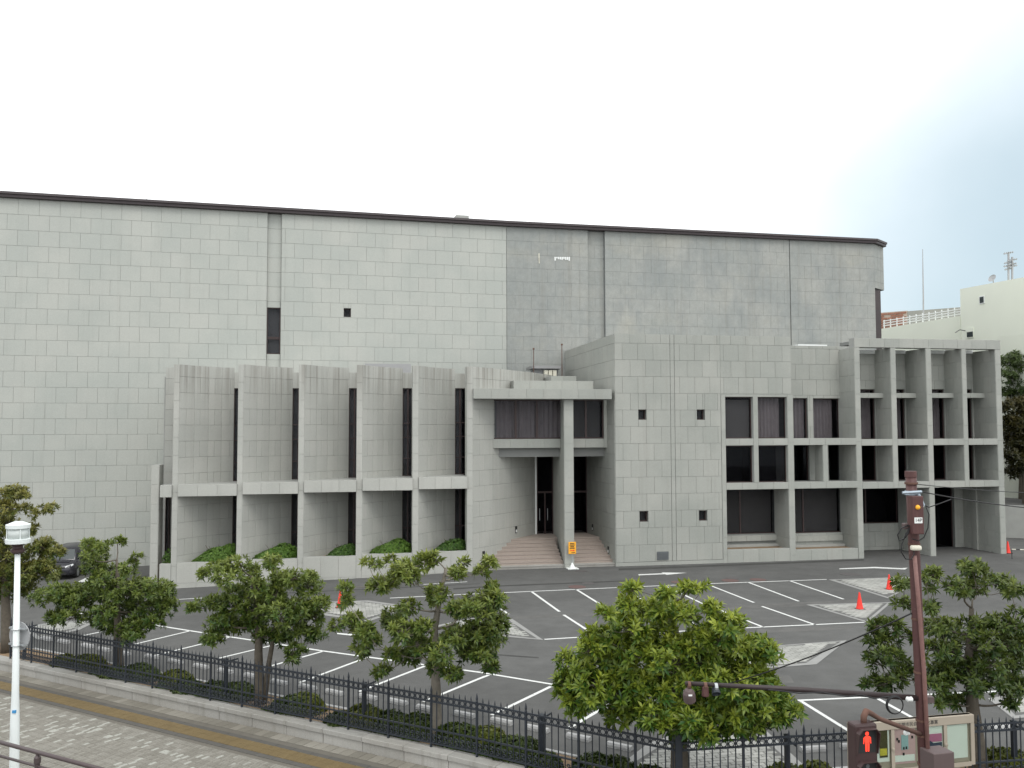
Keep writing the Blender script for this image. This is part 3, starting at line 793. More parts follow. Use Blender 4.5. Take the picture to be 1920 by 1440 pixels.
for i in range(4):
    a, b = gu[i][1], gu[i + 1][0]; v = VB[i]
    slab('beam', W, a, b, .005, .5, zB1b, zB1, bld, pw=1.0); slab('beam', W, a, b, .003, .5, zB2b, zB2, bld, pw=1.0)
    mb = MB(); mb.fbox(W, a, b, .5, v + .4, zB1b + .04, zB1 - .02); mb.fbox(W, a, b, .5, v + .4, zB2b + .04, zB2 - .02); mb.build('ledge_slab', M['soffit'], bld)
    vs = v * .5
    zs0, zs1 = W.pix((gp[i][1] + gp[i + 1][0]) / 2 - 8, 746, vs)[1], W.pix((gp[i][1] + gp[i + 1][0]) / 2 - 8, 737, vs)[1]
    slab('shelf', W, a, b, vs, v, zs0, zs1, bld, pw=.95)
    wr_ = [1642, 1697, 1772, 1823][i]; wm_ = [1645, 1700.5, 1776, 1826][i]
    ue = W.pix(wr_, 780, v)[0]; um = W.pix(wm_, 870, v)[0]
    zt = W.pix(wr_ - 10, 730, v)[1]; zk0, zk1 = W.pix(wr_ - 8, 663.5, v)[1], W.pix(wr_ - 8, 657, v)[1]
    wall('recess_wall', W.w(a, v), W.w(b, v), zB2b, zk0, bld, 'granite', (hw, .62, zpl, .1), [(-.1, min(ue, b - .05) - a, zB1 - .1, zt), (-.1, min(um, b - .05) - a, zB2 - .1, zB1b + .02)], thick=.3)
    window(W, (a, min(ue, b - .05), zB1 - .02, zt), v + .1, bld, kind='curtain', trans=(.9,)); window(W, (a, min(um, b - .05), zB2 - .02, zB1b), v + .1, bld)
    mb = MB(); mb.fbox(W, a, b, v - .1, v + .2, zk0 + .003, zk1); mb.build('daylight_beam', M['white'], bld)  # beam coloured white to stand in for daylight falling through the roof slot
    mb = MB(); mb.fbox(W, a, b, .9, v + .5, zG1 + .25, zG0 - .1); mb.build('roof_slab', M['soffit'], bld)
mb = MB(); mb.fbox(W, gu[0][0], gu[4][1], VM + 1.8, 11, zB2b, zG1 - .1); mb.build('core', M['concrete'], bld)
wall('side_wall', W.w(gu[4][1] - .01, .03), W.w(gu[4][1] - .01, 11), -.6, zG1, bld, 'granite', (hw, ww, zpl, 0), thick=.2)
# open ground floor under the grid
mb = MB(); mb.fbox(W, gu[0][1], gu[4][0], .5, 6.5, zB2b + .03, zB2 - .05); mb.build('soffit', M['soffit'], bld)
rg = W.rect(1624, 918, 1684, 981, VG)
wall('recess_wall', W.w(gu[0][1], VG), W.w(gu[2][0], VG), -.6, zB2b, bld, 'granite', (hw, ww, zpl, 0), [(.0, 20, rg[2], 20)], thick=.3)
window(W, (gu[0][1], gu[2][0], rg[2], zB2b), VG + .1, bld, mull=(.5,))
ud = W.pix(1790, 980, VG2)[0]
wall('recess_wall', W.w(ud, VG2), W.w(gu[4][0], VG2), -.6, zB2b, bld, 'granite', (hw, ww, zpl, 0), thick=.3)
window(W, (gu[2][1], ud, -.1, zB2b), VG2 + .2, bld, mull=(.5,))
ur_ = depth_to(1831, 980, gu[4][0] - .12); mb = MB(); mb.fbox(W, gu[4][0] - .12, gu[4][0], ur_, ur_ + .35, -.6, zB2b); mb.build('wall_rib', M['granite'], bld)
mb = MB(); mb.fbox(W, gu[0][1], gu[4][0], 6.5, 11, -.6, zB2b); mb.build('core', M['concrete'], bld)

# --- curved fins
FO = Fr(G(330, 1103).xy, W.w(W.pix(881, 900)[0]))
fpx = [(325.2, 335.5), (446.3, 456), (560.3, 570.6), (669, 679.7), (774, 784.7), (875.7, 886.4)]
fe = [438.2, 548, 653.9, 754.7, 853]
ftop = [683, 683, 683.3, 684, 685.5, 687]; bmt = [909.5, 906, 902.5, 899, 895.5, 892.5]; bmb = [932, 928, 924.3, 921, 918, 915]
fu = [(FO.pix(a, 799)[0], FO.pix(b, 799)[0]) for a, b in fpx]
VF = 2.3
rowh = (FO.pix(330, 870)[1] - FO.pix(330, 1030)[1]) / 5.2
tileF = (rowh, .88, FO.pix(332, 950)[1], 0)
zft = [FO.pix((a + b) / 2, y)[1] for (a, b), y in zip(fpx, ftop)]
zbt = [FO.pix((a + b) / 2, y)[1] for (a, b), y in zip(fpx, bmt)]; zbb = [FO.pix((a + b) / 2, y)[1] for (a, b), y in zip(fpx, bmb)]
zpw = [FO.pix((a + b) / 2, y)[1] for (a, b), y in zip(fpx, (1057, 1051, 1046, 1041, 1036, 1032))]
def curve_pts(u0, u1, v1, n=4, sag=.12):
    return [(u0 + (u1 - u0) * t, v1 * (t + sag * math.sin(math.pi * t))) for t in (i / n for i in range(n + 1))]
def curved_wall(name, P, z0, z1, parent, mk, tile, thick=.35):
    """P: xy points left to right; one solid body and stone panels on it"""
    mb = MB(); off = []
    for i in range(len(P)):
        a, b = P[max(0, i - 1)], P[min(len(P) - 1, i + 1)]; d = (b - a).normalized(); off.append(P[i] + Vector((-d.y, d.x)) * thick)
    for i in range(len(P) - 1):
        q = [P[i], P[i + 1], off[i + 1], off[i]]; mb.prism([tuple(k_) for k_ in q], z0, z1)
    o = mb.build(name, M['joint'], parent); us = 0
    for i in range(len(P) - 1):
        f = Fr(P[i], P[i + 1]); h, w_, zr_, ur2 = tile
        panels(f, tiles(f, 0, f.L, z0, z1, tile, (), us), 0, o, mk); us += f.L
    return o
def hedge(label, c, ax, ay, h, n=900, grp=None, name='hedge', cols=((.035, .10, .012), (.07, .17, .02)), leaf=.07, ang=0, cat='hedge', skew=0.0):
    t = thing(name, label, cat, c, grp)
    P = rng.normal(size=(n, 3)); P /= np.linalg.norm(P, axis=1)[:, None]; P[:, 2] = np.abs(P[:, 2])
    dirn = P.copy(); rad = .80 + .22 * rng.random(n) ** .7
    P = P * rad[:, None] * np.array([ax, ay, h]); P[:, 2] *= 1 - skew * .5 * (1 - P[:, 0] / ax); P[:, 2] *= 1 + .10 * np.sin(P[:, 0] * 5 + c[0]) * np.cos(P[:, 1] * 6); ca, sa = math.cos(ang), math.sin(ang)
    P = np.stack([P[:, 0] * ca - P[:, 1] * sa, P[:, 0] * sa + P[:, 1] * ca, P[:, 2]], 1)
    dirn = np.stack([dirn[:, 0] * ca - dirn[:, 1] * sa, dirn[:, 0] * sa + dirn[:, 1] * ca, dirn[:, 2]], 1)
    leaves('foliage', P + np.array(c), dirn, t, 5, leaf, leaf * .45, cols, .35)
    mb = MB(); 
    for k in range(5):
        a = random.uniform(0, 6.28); mb.tube([Vector(c), Vector(c) + Vector((math.cos(a) * ax * .5, math.sin(a) * ay * .5, h * .7))], [.02, .008], 5)
    mb.build('stem', M['bark'], t)
    return t
def leaves(name, pos, dirn, parent, per, L, Wd, cols, jit=.3, tipmix=None, droop=.2):
    """rosettes of folded lance-shaped leaves as one mesh with a colour attribute"""
    n = len(pos); d = dirn / np.maximum(1e-6, np.linalg.norm(dirn, axis=1)[:, None])
    ref = np.where(np.abs(d[:, 2:3]) < .9, np.array([[0, 0, 1.]]), np.array([[1., 0, 0]]))
    a = np.cross(d, ref); a /= np.linalg.norm(a, axis=1)[:, None]; b = np.cross(d, a)
    V = []; C = []
    c0, c1 = np.array(cols[0]), np.array(cols[1])
    base_mix = rng.random(n) if tipmix is None else tipmix
    for k in range(per):
        th_ = 2 * np.pi * (k / per) * 1.62 * 2 + rng.random(n) * .9
        el = np.radians(8 + 62 * (k / per)) + rng.normal(size=n) * jit * .5
        rad = a * np.cos(th_)[:, None] + b * np.sin(th_)[:, None]
        ld = rad * np.cos(el)[:, None] + d * np.sin(el)[:, None]; ld[:, 2] -= droop * rng.random(n)
        ld /= np.linalg.norm(ld, axis=1)[:, None]
        sd_ = np.cross(ld, d); sn = np.linalg.norm(sd_, axis=1)[:, None]; sd_ = np.where(sn > 1e-4, sd_ / np.maximum(sn, 1e-4), a)
        up = np.cross(sd_, ld)
        l = (L * (.5 + .8 * rng.random(n)))[:, None]; w_ = (Wd * (.75 + .5 * rng.random(n)))[:, None]
        p0 = pos + ld * l * .04
        pm = pos + ld * l * .58
        tip = pos + ld * l - up * l * .16
        V.append(np.stack([p0, pm + sd_ * w_ + up * w_ * .35, tip, pm - sd_ * w_ + up * w_ * .35, pm], 1))
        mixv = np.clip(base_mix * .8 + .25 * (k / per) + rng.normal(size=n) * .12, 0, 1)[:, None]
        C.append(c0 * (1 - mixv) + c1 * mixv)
    V = np.concatenate(V).reshape(-1, 3); C = np.concatenate(C); m_ = len(C)
    idx = np.arange(m_)[:, None] * 5
    F = np.concatenate([idx + np.array([[0, 4, 1]]), idx + np.array([[1, 4, 2]]), idx + np.array([[0, 3, 4]]), idx + np.array([[4, 3, 2]])], 1).reshape(-1, 3)
    off = np.array(WM[parent.name].translation)
    me = bpy.data.meshes.new(name); me.vertices.add(len(V)); me.vertices.foreach_set('co', V.astype(np.float32).ravel())
    me.loops.add(len(F) * 3); me.loops.foreach_set('vertex_index', F.astype(np.int32).ravel())
    me.polygons.add(len(F)); me.polygons.foreach_set('loop_start', np.arange(0, len(F) * 3, 3, dtype=np.int32)); me.polygons.foreach_set('loop_total', np.full(len(F), 3, dtype=np.int32))
    me.update(calc_edges=True)
    ca_ = me.color_attributes.new('Col', 'FLOAT_COLOR', 'POINT')
    ca_.data.foreach_set('color', np.concatenate([np.repeat(C, 5, 0), np.ones((m_ * 5, 1))], 1).astype(np.float32).ravel())
    me.materials.append(M['leaf'])
    return link(bpy.data.objects.new(name, me), parent)

zgf = -1.2
hlab = ['clipped dome hedge in the planter bay beside the low end pier', 'clipped dome hedge in the second planter bay from the end pier', 'patchy low hedge beside bare wall in a planter bay', 'clipped dome hedge filling a planter bay next to the patchy one', 'darker uneven hedge in the planter bay next to the entrance steps']
for i in range(6):
    a, b = fu[i]
    fin = slab('fin', FO, a, b, 0, .9, zgf, zft[i], bld, 'granite_fin', 2, 'fl')
    if i < 5:
        ue = FO.pix(fe[i], 799, VF)[0]
        P = [FO.w(u, v) for u, v in curve_pts(b, ue, VF)]
        curved_wall('curved_wall', P, zgf, zft[i] - .003, bld, 'granite_fin', tileF)
        na = fu[i + 1][0]
        # spandrel, window, transoms behind the fins
        zsp = FO.pix(fe[i] + 4, 728, VF)[1]
        slab('spandrel', FO, ue, na + .6, VF, VF + .3, zsp, zft[i] - .25, bld, 'granite_fin', 3)
        zs = (zbt[i] + zbt[i + 1]) / 2
        window(FO, (ue, na + .6, zs, zsp), VF + .05, bld, trans=(.2, .44, .60), mull=(.28,) , bar=.045)
        window(FO, (ue, na + .6, zpw[i] - .5, (zbb[i] + zbb[i + 1]) / 2), VF + .05, bld, trans=(.42,), mull=(.28,), bar=.045)
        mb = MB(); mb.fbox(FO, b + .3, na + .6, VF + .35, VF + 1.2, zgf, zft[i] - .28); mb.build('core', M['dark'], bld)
        # storey band
        n = 3; mbx = MB(); q = [FO.w(b, -.14), FO.w(na + .04, -.14), FO.w(na + .04, VF + .1), FO.w(b, VF + .1)]
        zz0, zz1 = (zbb[i] + zbb[i + 1]) / 2, (zbt[i] + zbt[i + 1]) / 2
        mbx.fbox(FO, b + .02, na, -.14, VF + .05, zz0, zz1); bd = mbx.build('band', M['concrete'], bld)
        ee = [b + .02 + (na - b - .02) * k / 3 for k in range(4)]; panels(FO, [(ee[k], ee[k + 1], zz0, zz1) for k in range(3)], -.14, bd, 'granite_fin')
        # planter
        zp = (zpw[i] + zpw[i + 1]) / 2
        slab('planter_wall', FO, b + .001, na - .001, -.03, .28, zgf, zp, bld, 'granite_fin', 1.0)
        mb = MB(); mb.fbox(FO, b + .02, na, .28, VF, zgf, zp - .12); mb.build('planter_soil', M['soil'], bld)
        cu = [(.63, .40), (.60, .42), (.74, .29), (.57, .44), (.68, .34)][i]
        c = FO.w(b + (na - b) * cu[0], .74, zp - .13)
        hedge(hlab[i], tuple(c), (na - b) * cu[1] * 1.06, .62, [1.25, 1.1, .95, 1.05, 1.0][i], [2000, 1900, 900, 1900, 1000][i], name='planter_hedge', ang=math.atan2(FO.u.y, FO.u.x),
              cols=((.060, .130, .022), (.150, .250, .045)) if i in (0, 1, 3) else ((.035, .085, .018), (.09, .17, .03)), leaf=.075, skew=.75)
# roof behind the fins
mb = MB(); mb.fbox(FO, fu[0][1] + .2, fu[5][0], VF + .3, VF + 7.5, zgf, min(zft) - .45); mb.build('core', M['concrete'], bld)
rr_ = FO.rect(684, 683, 770, 688, 6); mb = MB(); mb.fbox(FO, rr_[0], rr_[1], 5.6, 9, min(zft) - .5, rr_[3]); mb.build('roof_hatch', M['grey_metal'], bld)
# left end: low pier, stub band, slit window
ua, ub_ = FO.pix(283, 960, .5)[0], FO.pix(297, 960, .5)[0]; zt_ = FO.pix(290, 872, .5)[1]
slab('end_pier', FO, ua, ub_, .5, 1.4, zgf, zt_, bld, 'granite_fin', 2, 'flr')
a0 = fu[0][0]
slab('band', FO, FO.pix(301, 920)[0], a0 - .005, -.12, 1.6, zbb[0], zbt[0], bld, 'granite_fin', 2)
slab('planter_wall', FO, FO.pix(299, 1070)[0], a0 - .005, -.03, .28, zgf, zpw[0], bld, 'granite_fin', 1)
wall('side_wall', FO.w(a0 - .9, 2.2), FO.w(a0 - .22, 2.2), zgf, zft[0] - .02, bld, 'granite_fin', tileF, thick=.3)
window(FO, (a0 - .22, a0 + .02, zbt[0], zft[0] - .6), 2.2, bld, bar=.03); window(FO, (ub_ + .02, a0 - .55, zpw[0] - .3, zbb[0]), 1.9, bld, bar=.03)
mb = MB(); mb.fbox(FO, ua + .1, a0 + .3, 2.5, 9, zgf, zft[0] - .5); mb.build('core', M['concrete'], bld)
c = FO.w((FO.pix(299, 1070)[0] + a0) / 2 + .1, .55, zpw[0] - .1)
hedge('tiny shrub squeezed between the low end pier and the first fin', tuple(c), .38, .35, .75, 260, name='planter_shrub', cat='shrub', cols=((.03, .075, .012), (.075, .14, .02)))
soilb = MB(); soilb.fbox(FO, FO.pix(299, 1070)[0], a0, .28, 1.9, zgf, zpw[0] - .1); soilb.build('planter_soil', M['soil'], bld)

# --- entrance
VD = 4.6
p6 = FO.w(fu[5][1]); zf6 = zft[5]
def wpx(px, py, v): return W.w(W.pix(px, py, v)[0], v)
PE = [p6] + [wpx(px, 880, v) for px, v in ((924, 1.2), (955, 2.4), (982, 3.6), (1003, VD))]
PE2 = PE + [wpx(1030, 700, 6.6), wpx(1048, 700, 8.4)]
tileE = (rowh, .92, tileF[2], .1)
zsl0, zsl1 = W.pix(1020, 748, -.3)[1], W.pix(1020, 729, -.3)[1]
curved_wall('curved_wall', PE, -.6, zf6 - .003, bld, 'granite_fin', tileE)
curved_wall('curved_wall', PE2[4:], zsl1 - .5, zf6 - .003, bld, 'granite_fin', tileE)
zfl = 1.30                                                       # landing level
uDl, uDr = W.pix(1003, 930, VD)[0], W.pix(1101, 930, VD)[0]
zdt = W.pix(1050, 853, VD)[1]
# right-hand entrance wall, leaning in from the wing corner
PRt = [W.w(uDr, VD), W.w(uDr + (0 - uDr) * .42, VD * .55), W.w(-.02, .0)]
curved_wall('curved_wall', PRt, -.6, zsl0, bld, 'granite', tileE)
# central pier
pu0, pu1 = W.pix(1058.5, 930)[0], W.pix(1076, 930)[0]
pb0 = W.pix(1037.5, 900, VD)[0]
mb = MB(); mb.prism([tuple(W.w(*p)) for p in ((pu0, 0), (pu1, 0), (pu1 + .05, VD), (pb0, VD))], -.6, zsl0); cp = mb.build('central_pier', M['concrete'], bld)
g = Fr(W.w(pu0, 0), W.w(pu1, 0)); panels(g, tiles(g, 0, g.L, -.6, zsl0, (hw, 4, zpl, -1)), 0, cp, 'granite')
g = Fr(W.w(pb0, VD), W.w(pu0, 0)); panels(g, tiles(g, 0, g.L, -.6, zsl0, (hw, .85, zpl, .2)), 0, cp, 'granite')
# glazed doors
def doorset(u0, u1):
    mb = MB(); b = .07; z0, z1 = zfl, zdt
    mb.fbox(W, u0, u0 + b, VD, VD + .1, z0, z1); mb.fbox(W, u1 - b, u1, VD, VD + .1, z0, z1); mb.fbox(W, u0 + b, u1 - b, VD, VD + .1, z1 - .12, z1)
    mb.fbox(W, u0 + b, u1 - b, VD + .01, VD + .09, z0 + 2.4, z0 + 2.5); uc_ = (u0 + u1) / 2; mb.fbox(W, uc_ - .04, uc_ + .04, VD + .01, VD + .09, z0, z0 + 2.4)
    d = mb.build('door', M['bronze'], bld)
    for a, c_ in ((u0 + b, uc_ - .04), (uc_ + .04, u1 - b)):
        g = MB(); g.fbox(W, a, c_, VD + .04, VD + .055, z0 + .03, z0 + 2.4); g.build('door_pane', M['glass'], d)
        h_ = MB(); e = c_ - .1 if a < uc_ - .5 else a + .1; h_.tube([W.w(e, VD - .05, z0 + .8), W.w(e, VD - .05, z0 + 1.5)], .018, 6); h_.build('door_handle', M['steel'], d)
    g = MB(); g.fbox(W, u0 + b, u1 - b, VD + .04, VD + .055, z0 + 2.5, z1 - .12); g.build('door_pane', M['glass'], d)
doorset(uDl + .1, pb0); doorset(pu1 + .05, uDr)
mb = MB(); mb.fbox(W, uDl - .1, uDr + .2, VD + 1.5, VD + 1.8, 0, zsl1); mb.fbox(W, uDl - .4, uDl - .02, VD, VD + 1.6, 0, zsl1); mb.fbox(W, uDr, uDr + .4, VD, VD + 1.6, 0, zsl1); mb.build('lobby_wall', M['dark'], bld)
mb = MB(); mb.fbox(W, uDl, uDl + .1, VD - .05, VD + .2, zfl, zdt); mb.build('door_jamb', M['white'], bld)
# steps and landing
nst = 8; rise = zfl / nst; tread = .34; v00 = .12
uS0, uS1 = W.pix(886, 1060)[0] + .2, -.05
for k in range(nst):
    for s0, s1 in ((uS0, pu0 + .02), (pu1 - .02, uS1)):
        mb = MB(); z1 = rise * (k + 1); va = v00 + tread * k
        mb.fbox(W, s0, s1, va, va + tread + .02, z1 - rise - .05, z1 - .05); o = mb.build('step', M['step'] if k else M['kerbstone'], bld)
        mb = MB(); mb.fbox(W, s0, s1, va - .025, va + tread, z1 - .046, z1); mb.build('tread', M['step'] if k else M['kerbstone'], o)
mb = MB(); mb.fbox(W, uS0, uS1, v00 + tread * nst + .02, VD + 1.5, .2, zfl - .002); mb.build('landing', M['step'], bld)
mb = MB(); mb.fbox(W, uS0 + .3, uS1, v00 + tread * nst, VD, -.3, .2); mb.build('core', M['concrete'], bld)
# footlights on the entrance walls
for px, py, f_ in ((967, 993, Fr(PE[3], PE[4])), (906, 1040, Fr(PE[0], PE[1])), (1048.5, 1035, Fr(W.w(pb0, VD), W.w(pu0, 0))), (1112, 989, Fr(PRt[0], PRt[1])), (1141.5, 1031, Fr(PRt[1], PRt[2]))):
    u, z = f_.pix(px, py); mb = MB(); mb.fbox(f_, u - .10, u + .10, -.045, -.02, z - .19, z + .19); o = mb.build('footlight', M['black'], bld)
    mb = MB(); mb.fbox(f_, u - .07, u + .07, -.052, -.045, z - .15, z); mb.build('lens', M['white'], o)
# upper-floor window box and canopy
VU = 1.25
ul, um0, um1, ur2_ = W.pix(924, 780, VU)[0], W.pix(1043, 780, VU)[0], W.pix(1075, 780, VU)[0], W.pix(1131.5, 780, VU)[0]
zu0, zu1, zs0_ = W.pix(985, 823, VU)[1], zsl0, W.pix(985, 840, VU - .05)[1]
window(W, (ul, um0 + .35, zu0, zu1), VU, bld, mull=(.325, .63), kind='curtain', bar=.07); window(W, (um1 - .3, ur2_, zu0, zu1), VU, bld, mull=(.5,), kind='dimblind', bar=.07)
slab('sill_panel', W, ul, pu0 + .1, VU - .06, VU + .35, zs0_, zu0 - .003, bld, pw=1.0); slab('sill_panel', W, pu1 - .1, ur2_, VU - .06, VU + .35, zs0_, zu0 - .003, bld, pw=1.0)
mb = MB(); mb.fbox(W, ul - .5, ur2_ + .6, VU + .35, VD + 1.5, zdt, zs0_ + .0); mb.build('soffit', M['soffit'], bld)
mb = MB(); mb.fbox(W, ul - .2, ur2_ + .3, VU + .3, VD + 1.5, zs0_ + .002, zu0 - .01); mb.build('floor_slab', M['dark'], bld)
mb = MB(); mb.fbox(W, ur2_, .0, VU - .1, VU + .2, zs0_, zsl0); mb.build('jamb_wall', M['granite'], bld)
slab('canopy', W, W.pix(888, 738, -.3)[0], W.pix(1147, 738, -.3)[0], -.3, 6.5, zsl0, zsl1, bld, pw=1.0)
r1 = W.rect(963, 714, 1112.5, 727, 1.6); slab('parapet', W, r1[0], r1[1], 1.6, 5.0, zsl1 - .1, r1[3], bld, pw=1.0)
r2 = W.rect(1033, 705, 1080.5, 714, 4.0); slab('parapet', W, r2[0], r2[1], 4.0, 6.5, zsl1 - .1, r2[3], bld, pw=1.0)
# plant shelter on the low roof
VS = 8.5
r3 = W.rect(998, 686, 1053, 691, VS); mb = MB(); mb.fbox(W, r3[0], r3[1], VS, VS + 2, r3[2], r3[3]); sh = mb.build('plant_shelter', M['grey_metal'], bld)
mb = MB(); mb.fbox(W, r3[0] + .3, r3[1] - .1, VS + .5, VS + 2, zsl1 - .3, r3[2] - .003); mb.build('shelter_wall', M['postgrey'], sh)
for k in range(3):
    r4 = W.rect(1020 + k * 8.2, 694, 1027 + k * 8.2, 700.5, VS + .2); mb = MB(); mb.fbox(W, r4[0], r4[1], VS + .1, VS + .45, r4[2] - .6, r4[3]); mb.build('condenser', M['cream'], sh, bevel=.03)
for px, y0, y1 in ((1000.5, 654, 692), (1053.5, 646, 703)):
    u, z1 = W.pix(px, y0, VS - .1); z0 = W.pix(px, y1, VS - .1)[1]
    mb = MB(); mb.tube([W.w(u, VS - .1, zsl1 - .3), W.w(u, VS - .1, z1)], .022, 6); mb.box(-.06, .06, -.04, .04, -.05, .05, Matrix.Translation(W.w(u, VS - .1, z1))); mb.build('lightning_rod', M['rust'], sh)

# ------------------------------------------------------------------ stone panels: the 300 that show largest one by one, the rest joined
def pan_score(p):
    fr, r, v, par, mk = p; c = fr.w((r[0] + r[1]) / 2, v, (r[2] + r[3]) / 2)
    px = 960 + FPX * c.x / c.y; py = 805 - FPX * (c.z - CH) / c.y
    if not (-10 < px < 1925 and 300 < py < 1110) : return 0
    if mk.startswith('granite_hall') and 300 < px < 1000 and py > 690: return 0
    if mk == 'granite_old' and px > 1055 and py > 640: return 0
    n = -fr.v; d = Vector((-c.x, -c.y)).normalized(); return (r[1] - r[0]) * (r[3] - r[2]) * max(0, n.dot(d)) / (c.y * c.y)
PAN.sort(key=pan_score, reverse=True)
PG, PT, PCH = .004, .016, .005
def pan_geo(w_, h, mk=''):
    PT = .010 if mk == 'granite_old' else .016
    a = [(PG, 0, PG), (w_ - PG, 0, PG), (w_ - PG, 0, h - PG), (PG, 0, h - PG)]
    b = [(PG + PCH, -PT, PG + PCH), (w_ - PG - PCH, -PT, PG + PCH), (w_ - PG - PCH, -PT, h - PG - PCH), (PG + PCH, -PT, h - PG - PCH)]
    return a + b, [(4, 5, 6, 7)] + [(i, (i + 1) % 4, 4 + (i + 1) % 4, 4 + i) for i in range(4)]
cache = {}
mks = ['granite', 'granite_fin', 'granite_hall', 'granite_old']
restv, restf, restm = [], [], []
for k, (fr, r, v, par, mk) in enumerate(PAN):
    w_, h = r[1] - r[0], r[3] - r[2]; o3 = fr.w(r[0], v, r[2])
    mat4 = Matrix(((fr.u.x, fr.v.x, 0, o3.x), (fr.u.y, fr.v.y, 0, o3.y), (0, 0, 1, o3.z), (0, 0, 0, 1)))
    if k < 300:
        key = (round(w_, 3), round(h, 3), mk)
        if key not in cache:
            vs, fs = pan_geo(w_, h, mk); mb = MB(); mb.add(vs, fs); cache[key] = mb.mesh('stone_panel', M[mk])
        link(bpy.data.objects.new('stone_panel', cache[key]), par, mat4)
    else:
        vs, fs = pan_geo(w_, h, mk); n = len(restv); restv += [tuple(mat4 @ Vector(q)) for q in vs]
        restf += [tuple(i + n for i in f) for f in fs]; restm += [mks.index(mk)] * len(fs)
me = bpy.data.meshes.new('stone_panel'); me.from_pydata(restv, [], restf)
for k in mks: me.materials.append(M[k])
me.polygons.foreach_set('material_index', restm); me.update()
tag(link(bpy.data.objects.new('stone_panel', me), bld), kind='stuff')

# ------------------------------------------------------------------ text helper
def text_mesh(name, s, size, mat, parent, M4):
    c = bpy.data.curves.new(name, 'FONT'); c.body = s; c.size = size; c.align_x = 'CENTER'; c.align_y = 'CENTER'; c.extrude = .001
    o = bpy.data.objects.new(name + '_t', c); COL.objects.link(o)
    dg = bpy.context.evaluated_depsgraph_get(); me = bpy.data.meshes.new_from_object(o.evaluated_get(dg))
    bpy.data.objects.remove(o); me.materials.clear(); me.materials.append(mat); me.name = name
    return link(bpy.data.objects.new(name, me), parent, M4)
def facing(p, yaw=0):                      # local x right, y into picture, z up
    return Matrix.Translation(p) @ Matrix.Rotation(yaw, 4, 'Z')
UPR = Matrix.Rotation(R(90), 4, 'X')       # lays text upright, facing -y

